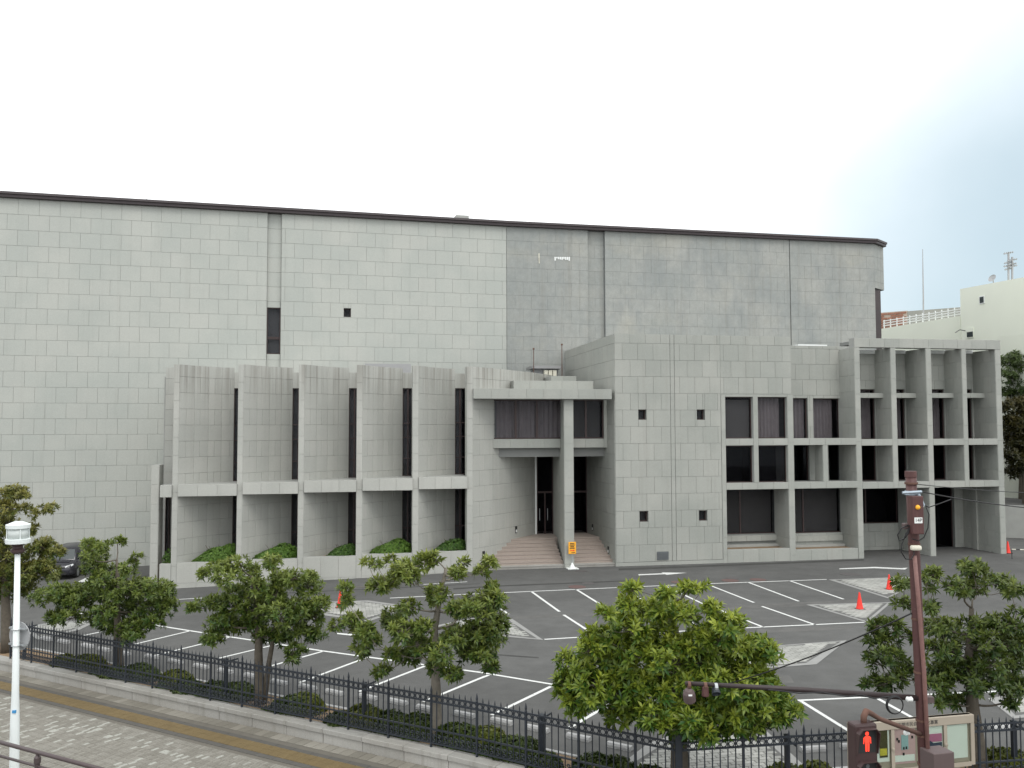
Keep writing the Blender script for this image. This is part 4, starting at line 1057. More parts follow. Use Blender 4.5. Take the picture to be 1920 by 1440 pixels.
# ------------------------------------------------------------------ iron fences
def fence(label, base, d, nrm, length, bays, first):
    t = thing('iron_fence', label, 'fence', (base.x, base.y, zg(base.x) + .165))
    ang = math.atan2(d.y, d.x); N_ = 8; pk = PS / N_
    zt = 1.30
    if 'picket' not in FM:
        mb = MB(); mb.box(-.0095, .0095, -.0095, .0095, .10, 1.285)
        mb.add([(-.008, -.008, 1.285), (.008, -.008, 1.285), (.008, .008, 1.285), (-.008, .008, 1.285), (-.019, 0, 1.345), (.019, 0, 1.345), (0, -.012, 1.345), (0, .012, 1.345), (0, 0, 1.44)],
               [(0, 1, 5, 6), (0, 6, 4), (1, 2, 7, 5), (2, 3, 4, 7), (3, 0, 4), (6, 5, 8), (5, 7, 8), (7, 4, 8), (4, 6, 8)])
        FM['picket'] = mb.mesh('picket', M['iron'])
        mb = MB(); mb.box(-.022, .022, -.022, .022, -.02, 1.30); mb.lathe([(.022, 1.30), (.03, 1.32), (.02, 1.35), (.028, 1.40), (.004, 1.52)], 8); FM['post'] = mb.mesh('post', M['iron'])
        mb = MB(); r = .058
        mb.tube([(r * math.cos(a), 0, 1.205 + r * math.sin(a)) for a in [2 * math.pi * i / 14 for i in range(15)]], .0115, 5, False); FM['ring'] = mb.mesh('ring', M['iron'])
        mb = MB()
        for sg in (1, -1):                 # a pair of opposed spirals joined by a stem
            pts = []
            for i in range(9):
                a = R(-90 + 300 - i * 37); q = .010 + .0045 * i
                pts.append((sg * (q * math.cos(a)) , 0, .19 + .105 + q * math.sin(a)))
            low = [(-p[0], 0, .46 - p[2]) for p in pts]
            mb.tube(pts + low[::-1], .0125, 4, False)
        FM['scroll'] = mb.mesh('scroll', M['iron'])
        mb = MB(); mb.box(-.045, .045, -.045, .045, -.1, 1.16); mb.box(-.052, .052, -.052, .052, 1.16, 1.18); mb.box(-.012, .012, -.42, -.045, 1.06, 1.10); FM['stay'] = mb.mesh('stay_post', M['iron'])
    def put(kind, s, n=0.0):
        p = base + d * s + nrm * n; z = zg(p.x) + .165
        sl_ = (zg(p.x + .01) - zg(p.x - .01)) / .02 * d.x
        M4 = Matrix.Translation((p.x, p.y, z)) @ Matrix.Rotation(ang, 4, 'Z') @ Matrix.Scale(.92, 4, (0, 0, 1))
        o = bpy.data.objects.new(kind if kind != 'stay' else 'stay_post', FM[kind]); link(o, t, M4)
    if first > .5:                          # short bay next to the corner post
        a, c_ = base + d * .06, base + d * (first - .022)
        for nm, z0, z1 in (('top_rail', 1.164, 1.196), ('ring_rail', 1.021, 1.053), ('middle_rail', .391, .423), ('bottom_rail', .083, .115)):
            mb = MB(); q = [a - nrm * .018, c_ - nrm * .018, c_ + nrm * .018, a + nrm * .018]; mb.prism([tuple(k_) for k_ in q], lambda p: zg(p[0]) + .165 + z0, lambda p: zg(p[0]) + .165 + z1); mb.build(nm, M['iron'], t)
        for k in range(1, 6): put('picket', first - pk * k); put('ring', first - pk * (k - .5)); put('scroll', first - pk * (k - .5))
    for b in range(bays + 1):
        s = first + b * PS; put('post', s)
        if b % 4 == 2: put('stay', s - .18, .38)
        if b == bays: break
        a, c_ = base + d * (s + .022), base + d * (s + PS - .022)
        for nm, z0, z1, hw_ in (('top_rail', 1.265, 1.30, .018), ('ring_rail', 1.11, 1.145, .018), ('middle_rail', .425, .46, .02), ('bottom_rail', .09, .125, .02)):
            mb = MB(); q = [a - nrm * hw_, c_ - nrm * hw_, c_ + nrm * hw_, a + nrm * hw_]
            mb.prism([tuple(k_) for k_ in q], lambda p: zg(p[0]) + .165 + z0 * .92, lambda p: zg(p[0]) + .165 + z1 * .92); mb.build(nm, M['iron'], t)
        for k in range(N_):
            if k: put('picket', s + pk * k)
            put('ring', s + pk * (k + .5)); put('scroll', s + pk * (k + .5))
    return t
FM = {}
fence('dark blue-black iron fence with rings and scrolls along the yellow tactile strip', FC, -FLd, FLn, 0, 18, .91)
fence('dark iron fence with rings behind the notice board and signal pole', FC, FRd, FRn, 0, 7, .06)
mb = MB(); mb.box(-.055, .055, -.055, .055, -.02, 1.36)
cpost = mb.build('corner_post', M['iron'], [o for o in COL.objects if o.name == 'iron_fence'][0], M=Matrix.Translation((FC.x, FC.y, .165)))

# ------------------------------------------------------------------ wheel stops
TNAMES = [(8, 'red-tipped tree'), (222, 'dark dense tree'), (486, 'two-stemmed tree'), (818, 'gaunt tree'), (1274, 'bright tree'), (1834, 'notice board tree')]
def between(px):
    for (a, na), (b, nb_) in zip(TNAMES, TNAMES[1:]):
        if abs(px - a) < 48: return 'at the foot of the ' + na
        if a <= px < b: return 'between the ' + na + ' and the ' + nb_ if abs(px - b) >= 48 else 'at the foot of the ' + nb_
    return 'at the foot of the notice board tree'
WSM = None
def wheel_stop(px, py, yaw, lab):
    global WSM
    p = G(px, py)
    if WSM is None:
        mb = MB(); prof = [(-.09, 0), (-.085, .06), (-.055, .105), (.055, .105), (.085, .06), (.09, 0)]
        n = len(prof); vs = [(-.31, y, z) for y, z in prof] + [(.31, y, z) for y, z in prof]
        mb.add(vs, [tuple(range(n - 1, -1, -1)), tuple(range(n, 2 * n))] + [(i, i + n, (i + 1) % n + n, (i + 1) % n) for i in range(n)])
        WSM = mb.mesh('wheel_stop', M['wheelstop'])
    o = bpy.data.objects.new('wheel_stop', WSM); link(o, None, Matrix.Translation((p.x, p.y, zg(p.x) + .001)) @ Matrix.Rotation(yaw, 4, 'Z'))
    tag(o, lab, 'wheel stop', 'concrete wheel stops along the fence')
yl = math.atan2(FLd.y, FLd.x)
for x, y in [(88, 1200), (120, 1205), (165, 1213), (195, 1220), (232, 1227), (285, 1234), (329, 1243), (377, 1252), (423, 1261), (473, 1270), (524, 1282), (577, 1291), (627, 1301), (690, 1310), (746, 1319), (800, 1331), (871, 1343), (941, 1356), (1008, 1370), (1085, 1386), (1162, 1403)]:
    wheel_stop(x, y, yl, 'concrete wheel stop behind the fence ' + between(x))
yr = math.atan2(FRd.y, FRd.x)
for x, y in [(1525, 1408), (1600, 1402), (1880, 1368)]:
    wheel_stop(x, y, yr, 'low grey concrete wheel stop behind the fence by the notice board')

# ------------------------------------------------------------------ trees
def bedpoint(px, n):                        # place in the bed seen at column px, n metres behind the fence
    r = ray(px, 1380)
    for a, d, nr in ((FC, -FLd, FLn), (FC, FRd, FRn)):
        o = a + nr * n; den = r.x * (-d.y) - r.y * (-d.x)
        # r*t = o + d*s
        det = r.x * -d.y + d.x * r.y
        t = (o.x * -d.y + d.x * o.y) / det; s = (r.x * o.y - r.y * o.x) / det
        if s > -.4: return Vector((r.x * t, r.y * t)), s
    return Vector((r.x * t, r.y * t)), s
def tree(label, base, trunk_px, clumps, org, sc, cols, group='broad-leaved trees planted along the fence', bark='bark', dens=1.0, L=.165, trunk_r=.13, tips=None, depth_f=.55, name='street_tree', spread=1.0, seed=1, twig=.35, grow=1.10, double=.45):
    rs = random.Random(seed); rgen = np.random.default_rng(seed)
    B = Vector((base.x, base.y, zg(base.x) + .07)); D = base.y
    t = thing(name, label, 'tree', B, group)
    m_px = D / FPX
    cl_ = [(org[0] + x / sc, org[1] + y / sc, max(6, r / sc)) for x, y, r in clumps]
    cx = sum(c[0] for c in cl_) / len(cl_); halfw = max(abs(c[0] - cx) for c in cl_) * m_px
    ys = [c[1] for c in cl_]
    nodes = []                              # (point, radius) of the wood graph
    wood = MB()
    # trunk
    tp = [B] + [ZP(x, y, D) for x, y in trunk_px]
    tr = [trunk_r * (1.25 if i == 0 else 1 - .72 * i / (len(tp) - 1)) for i in range(len(tp))]
    fine = []; fr_ = []
    for i in range(len(tp) - 1):
        for k in range(4):
            q = k / 4; fine.append(tp[i].lerp(tp[i + 1], q)); fr_.append(tr[i] * (1 - q) + tr[i + 1] * q)
    fine.append(tp[-1]); fr_.append(tr[-1])
    wood.tube([p + Vector((rs.uniform(-.012, .012), rs.uniform(-.012, .012), 0)) for p in fine], fr_, 10); wood.build('trunk', M[bark], t, smooth=True)
    for p, r in list(zip(fine, fr_))[len(fine) // 3:]: nodes.append((p, r))
    limb = MB(); tw_mb = MB(); P = []; Dn = []; Tm = []
    cs = []
    for x, y, r in cl_:
        rel = min(1, abs(x - cx) * m_px / max(halfw, .1)); dmax = halfw * depth_f * math.sqrt(max(.08, 1 - rel * rel))
        f0 = rs.uniform(.15, 1) * (1 if rs.random() < .5 else -1)
        cs.append((ZP(x, y, D + f0 * dmax), r * m_px * grow, y))
        if double and rel < .9 and r > 9 and rs.random() < double: cs.append((ZP(x + rs.uniform(-.6, .6) * r, y + rs.uniform(-.4, .4) * r, D - f0 * rs.uniform(.5, 1) * dmax), r * m_px * grow, y))
    cs.sort(key=lambda c: (c[0] - tp[-1]).length)
    top = min(ys)
    bot = max(ys)
    for c, r, y in cs:
        best = min(nodes, key=lambda n: (n[0] - c).length + max(0, n[0].z - c.z + .1) * 1.5)
        p0, r0 = best; mid = p0.lerp(c, .5) + Vector((rs.uniform(-.1, .1), rs.uniform(-.1, .1), -.06 * (c - p0).length + rs.uniform(-.05, .05)))
        q1, q2 = p0.lerp(mid, .55) + Vector((0, 0, -.02)), mid.lerp(c, .55)
        r1 = min(r0 * .62, .014 + .018 * (c - p0).length); r1 = max(r1, .011)
        limb.tube([p0, q1, mid, q2, c], [r1, r1 * .9, r1 * .75, r1 * .62, r1 * .5], 6)
        nodes += [(mid, r1 * .75), (q2, r1 * .65), (c, r1 * .5)]
        n = max(4, int(dens * 15 * (r / .26) ** 2 + 4))
        for _ in range(n):
            d = Vector((rs.gauss(0, 1), rs.gauss(0, 1), rs.gauss(.25, .85))).normalized()
            q = c + Vector((d.x * r, d.y * r, d.z * r * .72)) * rs.uniform(.45, 1.02)
            P.append(q); dd = (d + Vector((0, 0, .75)) + Vector((rs.uniform(-.3, .3), rs.uniform(-.3, .3), 0))).normalized(); Dn.append(dd)
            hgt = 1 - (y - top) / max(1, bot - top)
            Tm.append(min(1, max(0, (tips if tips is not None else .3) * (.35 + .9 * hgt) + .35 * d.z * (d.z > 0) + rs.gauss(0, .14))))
            if rs.random() < twig:
                tw_mb.tube([c, c.lerp(q, .5) + Vector((0, 0, -.03)), q], [.008, .006, .005], 4, False)
    limb.build('limb', M[bark], t, smooth=True); tag(tw_mb.build('twig', M[bark], t), kind='stuff')
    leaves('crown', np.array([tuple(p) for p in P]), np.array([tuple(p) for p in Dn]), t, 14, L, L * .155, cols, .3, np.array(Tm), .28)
    return t
GR = ((.032, .076, .013), (.205, .235, .045))
DK = ((.028, .070, .012), (.180, .215, .040))
T5 = [(645,225,40),(845,250,45),(990,215,42),(1105,205,22),(1150,345,50),(490,370,40),(620,320,50),(720,350,70),(830,380,70),(950,370,80),(560,430,70),(620,490,90),(1260,450,85),(1150,490,60),(1050,520,60),(820,480,60),(470,560,90),(350,620,80),(220,680,70),(700,560,90),(880,600,80),(1000,580,80),(1200,560,80),(1320,600,90),(1450,590,80),(1520,640,60),(1180,650,90),(1050,700,90),(820,680,80),(600,640,90),(440,680,80),(300,760,90),(230,830,80),(200,920,60),(380,840,90),(520,790,80),(620,740,80),(780,780,80),(700,850,90),(560,900,90),(430,940,90),(300,960,70),(620,1000,90),(760,1040,90),(900,1000,90),(880,900,80),(1000,820,80),(1150,800,90),(1300,780,90),(1430,800,90),(1520,830,60),(1350,900,90),(1180,920,90),(1050,960,90),(1000,1080,80),(850,1110,70),(1150,1080,90),(1300,1040,90),(1450,960,90),(1560,920,70),(1640,970,60),(1690,1010,35),(1560,1040,60),(1430,1080,70),(1300,1130,60),(950,1150,60),(1100,1150,60),(520,1060,60)]
T4 = [(690,45,28),(745,60,22),(835,45,32),(940,80,62),(1045,50,45),(1110,20,35),(1290,55,28),(1250,120,42),(1440,60,42),(1400,110,30),(760,190,55),(850,150,45),(960,150,50),(1130,250,60),(1460,210,36),(1490,280,50),(1370,330,100),(1280,360,60),(560,200,30),(560,300,34),(500,440,38),(600,410,50),(680,470,45),(700,540,75),(640,600,45),(860,400,80),(950,330,50),(900,480,75),(1000,560,65),(960,640,65),(790,720,32),(1130,620,65),(1250,500,80),(1400,480,100),(1500,430,70),(1330,600,85),(1430,620,55),(1460,700,35),(1120,700,55),(1220,740,36),(1040,450,45),(850,620,40)]
T3 = [(1010,575,40),(930,600,42),(870,620,36),(960,640,55),(1060,620,46),(1080,690,55),(1150,580,36),(1180,640,36),(1240,640,46),(1310,630,24),(1300,680,46),(1340,750,40),(820,760,36),(900,750,34),(980,760,55),(930,840,55),(900,890,40),(1020,830,65),(1100,830,65),(1180,790,65),(1260,760,55),(1240,850,55),(1330,800,36),(1100,760,55),(1180,880,45),(1110,890,36),(1330,880,40),(1240,950,40),(1230,980,22),(1000,700,45),(1150,720,45)]
T2 = [(495,490,32),(440,510,26),(385,500,32),(370,550,32),(400,600,46),(580,560,24),(480,620,56),(430,650,46),(330,690,46),(250,700,46),(180,720,46),(300,740,56),(400,720,56),(500,700,66),(600,690,66),(680,680,46),(690,740,42),(600,770,56),(500,780,66),(420,800,56),(300,810,46),(230,800,36),(560,840,56),(640,830,46),(480,850,46),(560,890,36),(680,800,36),(420,560,36),(540,600,36)]
T1 = [(60,275,36),(100,290,22),(20,290,36),(30,350,46),(110,345,26),(140,370,24),(205,345,30),(20,420,56),(130,430,24),(160,520,44),(200,490,24),(230,530,30),(30,560,66),(100,620,56),(40,650,66),(150,600,42),(190,580,36),(20,710,56),(120,690,46),(220,620,36),(260,540,20),(-30,500,66),(-40,620,76),(-60,380,60)]
T6 = [(1155,90,70),(1220,130,60),(1030,210,55),(1100,240,65),(1190,230,75),(1300,200,55),(1380,180,50),(1440,240,60),(900,140,50),(850,200,45),(700,210,48),(690,330,55),(860,350,45),(500,540,52),(560,480,45),(640,470,55),(470,590,36),(600,590,55),(700,560,65),(480,690,45),(540,740,45),(640,690,75),(720,760,65),(500,850,45),(440,880,22),(560,870,45),(640,850,55),(700,830,55),(880,500,75),(960,480,65),(1050,540,85),(1160,480,85),(1280,470,75),(1380,480,75),(1460,400,60),(900,640,85),(1020,650,85),(1150,640,95),(1280,600,85),(1400,600,95),(1480,520,60),(940,780,85),(880,860,65),(1060,800,75),(1200,760,85),(1330,740,85),(1450,740,80),(960,900,55),(1000,980,55),(1060,1000,45),(930,1010,35),(1200,880,85),(1330,870,85),(1450,880,80),(1430,990,55),(1500,650,60),(1400,1010,30)]
tree('tall reddish-brown tipped tree behind the white lamp post', bedpoint(8, .65)[0], [(10, 1090), (20, 1010), (24, 950)], T1, (0, 800), 2.25, ((.046, .088, .017), (.210, .195, .048)), dens=.85, tips=.55, seed=11, trunk_r=.16)
tree('dark dense tree in front of the parked black car', bedpoint(222, .65)[0], [(220, 1160), (221, 1100), (219, 1050)], T2, (0, 800), 2.25, DK, dens=.95, tips=.40, seed=12)
t3_ = tree('two-stemmed open tree in front of the planter bays', bedpoint(486, .65)[0], [(485, 1190), (480, 1130), (470, 1080)], T3, (0, 800), 2.25, DK, dens=.9, tips=.42, seed=13)
b3 = bedpoint(486, .65)[0]; mb = MB(); mb.tube([Vector((b3.x + .12, b3.y, zg(b3.x) + .07)), ZP(503, 1250, b3.y), ZP(512, 1200, b3.y), ZP(530, 1150, b3.y)], [.09, .075, .06, .03], 8); mb.build('trunk', M['bark'], t3_, smooth=True)
tree('gaunt tree with bare pale upper branches in front of the entrance', bedpoint(818, .65)[0], [(817, 1270), (815, 1180), (826, 1110), (836, 1066)], T4, (480, 1040), 3.31, GR, bark='bark_pale', dens=1.0, tips=.42, seed=14, twig=.6, double=.85, grow=1.2)
tree('full round tree with bright yellow-green foliage beneath the long signal arm', bedpoint(1274, .7)[0], [(1270, 1330), (1268, 1220), (1258, 1140), (1247, 1125)], T5, (1000, 1040), 3.43, ((.026, .084, .011), (.285, .325, .036)), bark='bark', dens=1.0, tips=.34, seed=15, L=.185, trunk_r=.17, double=1.0)
tree('dark green tree beside the notice board with a leaning trunk', bedpoint(1834, .75)[0], [(1824, 1320), (1816, 1240), (1822, 1140)], T6, (1500, 1040), 3.6, ((.022, .054, .011), (.140, .170, .032)), bark='bark', dens=.8, tips=.36, seed=16, trunk_r=.17)

# ------------------------------------------------------------------ low shrubs in the bed
shr = [(120, .5, .7, .45, 1), (165, .8, .9, .5, 1), (215, .4, .9, .42, 0), (262, .8, 1.1, .5, 0), (330, .8, .8, .5, 1), (352, .4, .7, .45, 0), (408, .55, 1.0, .5, 0), (448, .8, .9, .5, 0), (545, .5, .9, .5, 0), (570, .8, .9, .55, 1), (640, .4, .6, .35, 0), (688, .6, 1.1, .6, 1), (742, .6, .9, .6, 0), (790, .8, .8, .6, 0), (866, .6, 1.0, .62, 0), (912, .8, .8, .6, 1), (958, .5, .9, .6, 0), (985, .8, .45, .5, 0), (1020, .4, .5, .4, 0), (1118, .6, .8, .55, 0), (1160, .7, .7, .55, 0), (1225, .6, .8, .55, 0), (1320, .6, .8, .55, 0), (1372, .6, .7, .5, 0), (1470, .7, .6, .6, 1), (1528, .7, .6, .55, 1), (1895, .6, .9, .6, 1)]
for k, (px, n, wd, h, yel) in enumerate(shr):
    p, s = bedpoint(px, n)
    hedge(('yellowish' if yel else 'dark green') + (' broad' if wd >= .95 else ' small') + ' low shrub ' + between(px), (p.x, p.y, zg(p.x) + .07), wd * .72, .44, h * .78, int(620 * wd), 'low shrubs in the planting bed', 'bed_shrub',
          ((.022, .045, .010), (.075, .10, .018)) if not yel else ((.04, .065, .010), (.13, .14, .02)), .085, yl, 'shrub')
for k, (px) in enumerate((175, 300, 375, 505, 620, 650, 765, 850, 905, 1015)):
    p, s = bedpoint(px, .22)
    hedge('small weedy tuft at the foot of the iron fence', (p.x, p.y, zg(p.x) + .07), .22, .12, .16, 60, 'weeds along the kerb', 'weed_tuft', ((.04, .08, .012), (.10, .16, .02)), .08, yl, 'weed')

# ------------------------------------------------------------------ cones, stand sign
def cone(label, px, py, h=.7):
    p = G(px, py); z = zg(p.x); s = h / .7
    t = thing('traffic_cone', label, 'traffic cone', (p.x, p.y, z), 'red traffic cones')
    mb = MB(); M4 = Matrix.Translation((p.x, p.y, z + .026)) @ Matrix.Scale(s, 4); mb.lathe([(.15, .004), (.145, .03), (.12, .12), (.03, .66), (.026, .675), (.012, .68)], 20, M4); mb.build('cone_body', M['cone'], t, smooth=False)
    mb = MB(); mb.box(-.19 * s, .19 * s, -.19 * s, .19 * s, 0.001, .028, Matrix.Translation((p.x, p.y, z)) @ Matrix.Rotation(.3, 4, 'Z')); mb.build('cone_base', M['rubber'], t, bevel=.02)
cone('red cone on the paved triangle nearer the pole', 1612, 1142.5); cone('red cone on the far paved triangle beside the pole', 1667.5, 1105.8)
cone('red cone at the foot of the end grid pier', 1890, 1037.5, .72); cone('red cone on pale paving behind the gaunt tree', 637.5, 1140, .72)
cone('red cone half hidden behind the lamp post', 40, 1060, .75)
p = G(1073, 1066); z = zg(p.x)
t = thing('stand_sign', 'yellow notice sign with red arrow on a white stand by the entrance pier', 'sign', (p.x, p.y, z))
wy = math.atan2(W.u.y, W.u.x); M4 = Matrix.Translation((p.x, p.y, z)) @ Matrix.Rotation(wy, 4, 'Z')
mb = MB(); q = .30; mb.add([(-q, -q, .0), (q, -q, .0), (q, q, .0), (-q, q, .0), (-q, -q, .03), (q, -q, .03), (q, q, .03), (-q, q, .03), (0, 0, .34)], [(3, 2, 1, 0), (0, 1, 5, 4), (1, 2, 6, 5), (2, 3, 7, 6), (3, 0, 4, 7)]); 
mb.add([(-q, -q, .03), (q, -q, .03), (q, q, .03), (-q, q, .03)], [(0, 1, 2, 3)])
mb.add([(-.14, -.14, .031), (.14, -.14, .031), (.14, .14, .031), (-.14, .14, .031), (0, 0, .36)], [(0, 1, 4), (1, 2, 4), (2, 3, 4), (3, 0, 4)]); mb.build('stand_base', M['white'], t, M=M4)
mb = MB(); mb.tube([(0, 0, .3), (0, 0, .9)], .022, 8); mb.build('stand_pole', M['steel'], t, M=M4)
mb = MB(); mb.box(-.21, .21, -.03, .0, .78, 1.42); bd = mb.build('sign_board', M['yellow'], t, M=M4, bevel=.02)
for k, (z0, wd) in enumerate(((1.34, .24), (1.255, .28), (1.17, .22), (1.085, .28))):
    for i in range(5):
        mb = MB(); x0 = -wd / 2 + wd * i / 5; mb.box(x0, x0 + wd / 5 * .8, -.034, -.0305, z0 - .028, z0 + .028); mb.build('lettering', M['black'], bd, M=M4)
mb = MB(); mb.add([(-.13, -.035, .945), (.06, -.035, .945), (.06, -.035, .905), (.14, -.035, .965), (.06, -.035, 1.025), (.06, -.035, .985), (-.13, -.035, .985)], [(0, 1, 2, 3, 4, 5, 6)]); mb.build('arrow', M['cone'], bd, M=M4)
mb = MB(); mb.box(-.05, .15, -.034, -.0305, .84, .87); mb.build('lettering', M['black'], bd, M=M4)

# ------------------------------------------------------------------ lamp post, round sign back, guard rail
LD = 19.0; lb = ZP(27, 1452, LD); lz = zg(lb.x) + SWO
t = thing('lamp_post', 'white lamp post with a glass lantern on the brick pavement', 'lamp post', (lb.x, lb.y, lz)); LX = lb.x
ltop = ZP(33, 1036, LD); dx = ltop.x - lb.x
def lx(z): return LX + dx * (z - lz) / (ltop.z - lz)
mb = MB(); mb.tube([(LX, LD, lz), (LX, LD, lz + .25), (lx(lz + 1.8), LD, lz + 1.8), (lx(lz + 2.4), LD, lz + 2.4), (ltop.x, LD, ltop.z)], [.105, .10, .092, .072, .054], 14); mb.build('post', M['lampwhite'], t, smooth=True)
mb = MB(); zc1 = ZP(33, 1033, LD).z; mb.lathe([(.09, ltop.z - .02), (.14, ltop.z + .02), (.14, ltop.z + .07), (.10, ltop.z + .09), (.10, ltop.z + .14), (.13, ltop.z + .16), (.13, ltop.z + .19)], 16, Matrix.Translation((ltop.x, LD, 0))); mb.build('collar', M['signalbrown'], t)
z0, z1 = ZP(33, 1033, LD).z, ZP(33, 984, LD).z; zz = ltop.z + .19
T_ = Matrix.Translation((ltop.x, LD, 0))
mb = MB(); mb.lathe([(.10, zz), (.24, zz + .01), (.245, zz + .10), (.21, zz + .11)], 20, T_); mb.build('lantern_base', M['lampwhite'], t)
mb = MB(); zt_ = zz + .10
hh = ZP(33, 991, LD).z - zt_
mb.lathe([(.20, zt_), (.205, zt_ + hh)], 20, T_); mb.build('lantern_glass', M['frosted'], t, smooth=True)
mb = MB(); mb.lathe([(.05, zt_), (.06, zt_ + hh * .55), (.02, zt_ + hh * .7)], 10, T_); mb.build('bulb', M['white'], t)
for k in range(4):
    a = R(40 + 90 * k); mb = MB(); c, s = math.cos(a) * .215, math.sin(a) * .215
    mb.tube([(ltop.x + c, LD + s, zt_), (ltop.x + c, LD + s, zt_ + hh)], .012, 6); mb.build('lantern_bar', M['lampwhite'], t)
mb = MB(); mb.lathe([(.19, zt_ + hh), (.24, zt_ + hh + .01), (.245, zt_ + hh + .09), (.20, zt_ + hh + .105), (.09, zt_ + hh + .15), (.01, zt_ + hh + .16)], 20, T_); mb.build('lantern_cap', M['lampwhite'], t)
tz = ZP(30, 1332, LD).z; mb = MB(); mb.box(lx(tz) - .01, lx(tz) + .06, LD - .098, LD - .05, tz - .03, tz + .03); mb.build('tape', M['blue'], t)
sz = ZP(29, 1195, LD).z
t = thing('road_sign', 'round grey road sign seen from behind strapped to the lamp post', 'sign', (lx(sz), LD, sz))
Ms = Matrix.Translation((lx(sz) + .0, LD + .125, sz)) @ Matrix.Rotation(R(-22), 4, 'Z') @ Matrix.Rotation(R(90), 4, 'X')
mb = MB(); mb.lathe([(.30, -.012), (.305, 0), (.30, .008), (.28, .002), (.01, .0)], 32, Ms); mb.build('sign_disc', M['postgrey'], t)
for dz in (-.17, .17):
    mb = MB(); mb.box(-.24, .24, -.06, .0, dz - .018, dz + .018, Matrix.Translation((lx(sz), LD + .112, sz)) @ Matrix.Rotation(R(-22), 4, 'Z')); br = mb.build('bracket', M['steel'], t)
    mb = MB(); mb.tube([(lx(sz) + .085 * math.cos(a), LD + .085 * math.sin(a), sz + dz) for a in [2 * math.pi * i / 16 for i in range(17)]], .012, 5, False); mb.build('strap', M['steel'], t)
GD = 18.2
gp0, gp1 = ZP(-40, 1381, GD + .25), ZP(240, 1456, GD - 1.4)
t = thing('guard_rail', 'dark brown pipe guard rail along the kerb beside the lamp post', 'guard rail', (gp1.x, gp1.y, zg(gp1.x) + SWO))
for k in range(3):
    dz = -.27 * k; mb = MB(); mb.tube([gp0 + Vector((0, 0, dz)), gp1 + Vector((0, 0, dz))], .042 if k == 0 else .028, 8); mb.build('rail_pipe', M['rail'], t, smooth=True)
for px in (-60, 77, 210):
    f = (px + 40) / 280; p_ = gp0.lerp(gp1, f); mb = MB(); mb.lathe([(.055, zg(p_.x) + SWO), (.05, p_.z - .22), (.065, p_.z - .2), (.065, p_.z - .10), (.035, p_.z - .06), (.03, p_.z)], 12, Matrix.Translation((p_.x, p_.y, 0))); mb.build('rail_post', M['rail'], t)

# ------------------------------------------------------------------ signal pole with its arm
PD_ = 12.5; pr = .074
ptop, pbot = ZP(1707.5, 884, PD_), ZP(1733, 1440, PD_)
dirp = (ptop - pbot); pb_ = pbot + dirp * ((SWO - pbot.z) / dirp.z)
t = thing('signal_pole', 'leaning reddish-brown steel pole with a long horizontal arm and number plate', 'pole', (pb_.x, pb_.y, SWO))
def pa(py):                                # axis point of the pole at image row py
    a, b = ptop, pb_
    for _ in range(40):
        m_ = a.lerp(b, .5); v = m_ - Vector((0, 0, CH)); yy = 720 - FPX * (v.dot(_u2) / v.dot(_F))
        if yy < py: a = m_
        else: b = m_
    return a.copy()
mb = MB(); mb.tube([pb_, pa(1300), pa(1000), ptop], [pr * 1.05, pr, pr, pr], 16); mb.build('shaft', M['pole'], t, smooth=True)
mb = MB(); mb.tube([ptop - Vector((0, 0, .08)), ptop + Vector((0, 0, .005))], pr * 1.09, 16); mb.build('cap', M['pole'], t)
mb = MB(); mb.tube([pa(1040) + Vector((-.045, -.1, 0)), pa(1120) + Vector((-.02, -.1, 0)), pa(1250) + Vector((.01, -.105, 0)), pa(1460) + Vector((.015, -.105, 0))], .030, 8); mb.build('conduit', M['conduit'], t, smooth=True)
for py, ra in ((906, 1.22), (924, 1.25), (1020, 1.1), (1160, 1.1), (1260, 1.12), (1350, 1.15), (1378, 1.2), (1432, 1.2)):
    c = pa(py); mb = MB(); mb.tube([c - Vector((0, 0, .014 if py != 924 else .03)), c + Vector((0, 0, .014 if py != 924 else .03))], pr * ra, 16); mb.build('clamp_band', M['galv'] if py == 924 else M['rust'], t)
c = pa(965) + Vector((-.015, -.13, 0)); mb = MB(); h_ = (1016 - 946) / 2 * PD_ / FPX; mb.box(-.085, .085, -.06, .06, -.255, .275, Matrix.Translation(c) @ Matrix.Rotation(R(8), 4, 'Z')); nb = mb.build('plate_box', M['pole'], t, bevel=.012)
mb = MB(); mb.lathe([(.035, 0), (.03, .02), (.012, .035), (.003, .036)], 14, Matrix.Translation(c + Vector((0, -.06, .12))) @ Matrix.Rotation(R(90), 4, 'X')); mb.build('amber_lamp', M['yellow'], nb)
mb = MB(); mb.box(-.06, .06, -.003, .0, -.045, .035, Matrix.Translation(c + Vector((.005, -.064, -.055)) ) @ Matrix.Rotation(R(8), 4, 'Z')); mb.build('number_plate', M['plate'], nb)
text_mesh('number_text', '14P', .07, M['black'], nb, Matrix.Translation(c + Vector((.005, -.0685, -.06))) @ Matrix.Rotation(R(8), 4, 'Z') @ UPR)
c = pa(987) + Vector((-.13, -.05, 0)); mb = MB(); mb.box(-.04, .04, -.04, .04, -.03, .05, Matrix.Translation(c)); mb.build('junction_box', M['boxbrown'], t, bevel=.01)
c = pa(1025) + Vector((-.035, -.13, 0)); mb = MB(); mb.box(-.075, .075, -.04, .04, -.035, .035, Matrix.Translation(c)); mb.build('cable_cap', M['cream'], t, bevel=.025)
def sag(a, b, s, n=14): return [a.lerp(b, i / n) + Vector((0, 0, -s * 4 * (i / n) * (1 - i / n))) for i in range(n + 1)]
def pxp(px, py, d=PD_ - .12): return ZP(px, py, d)
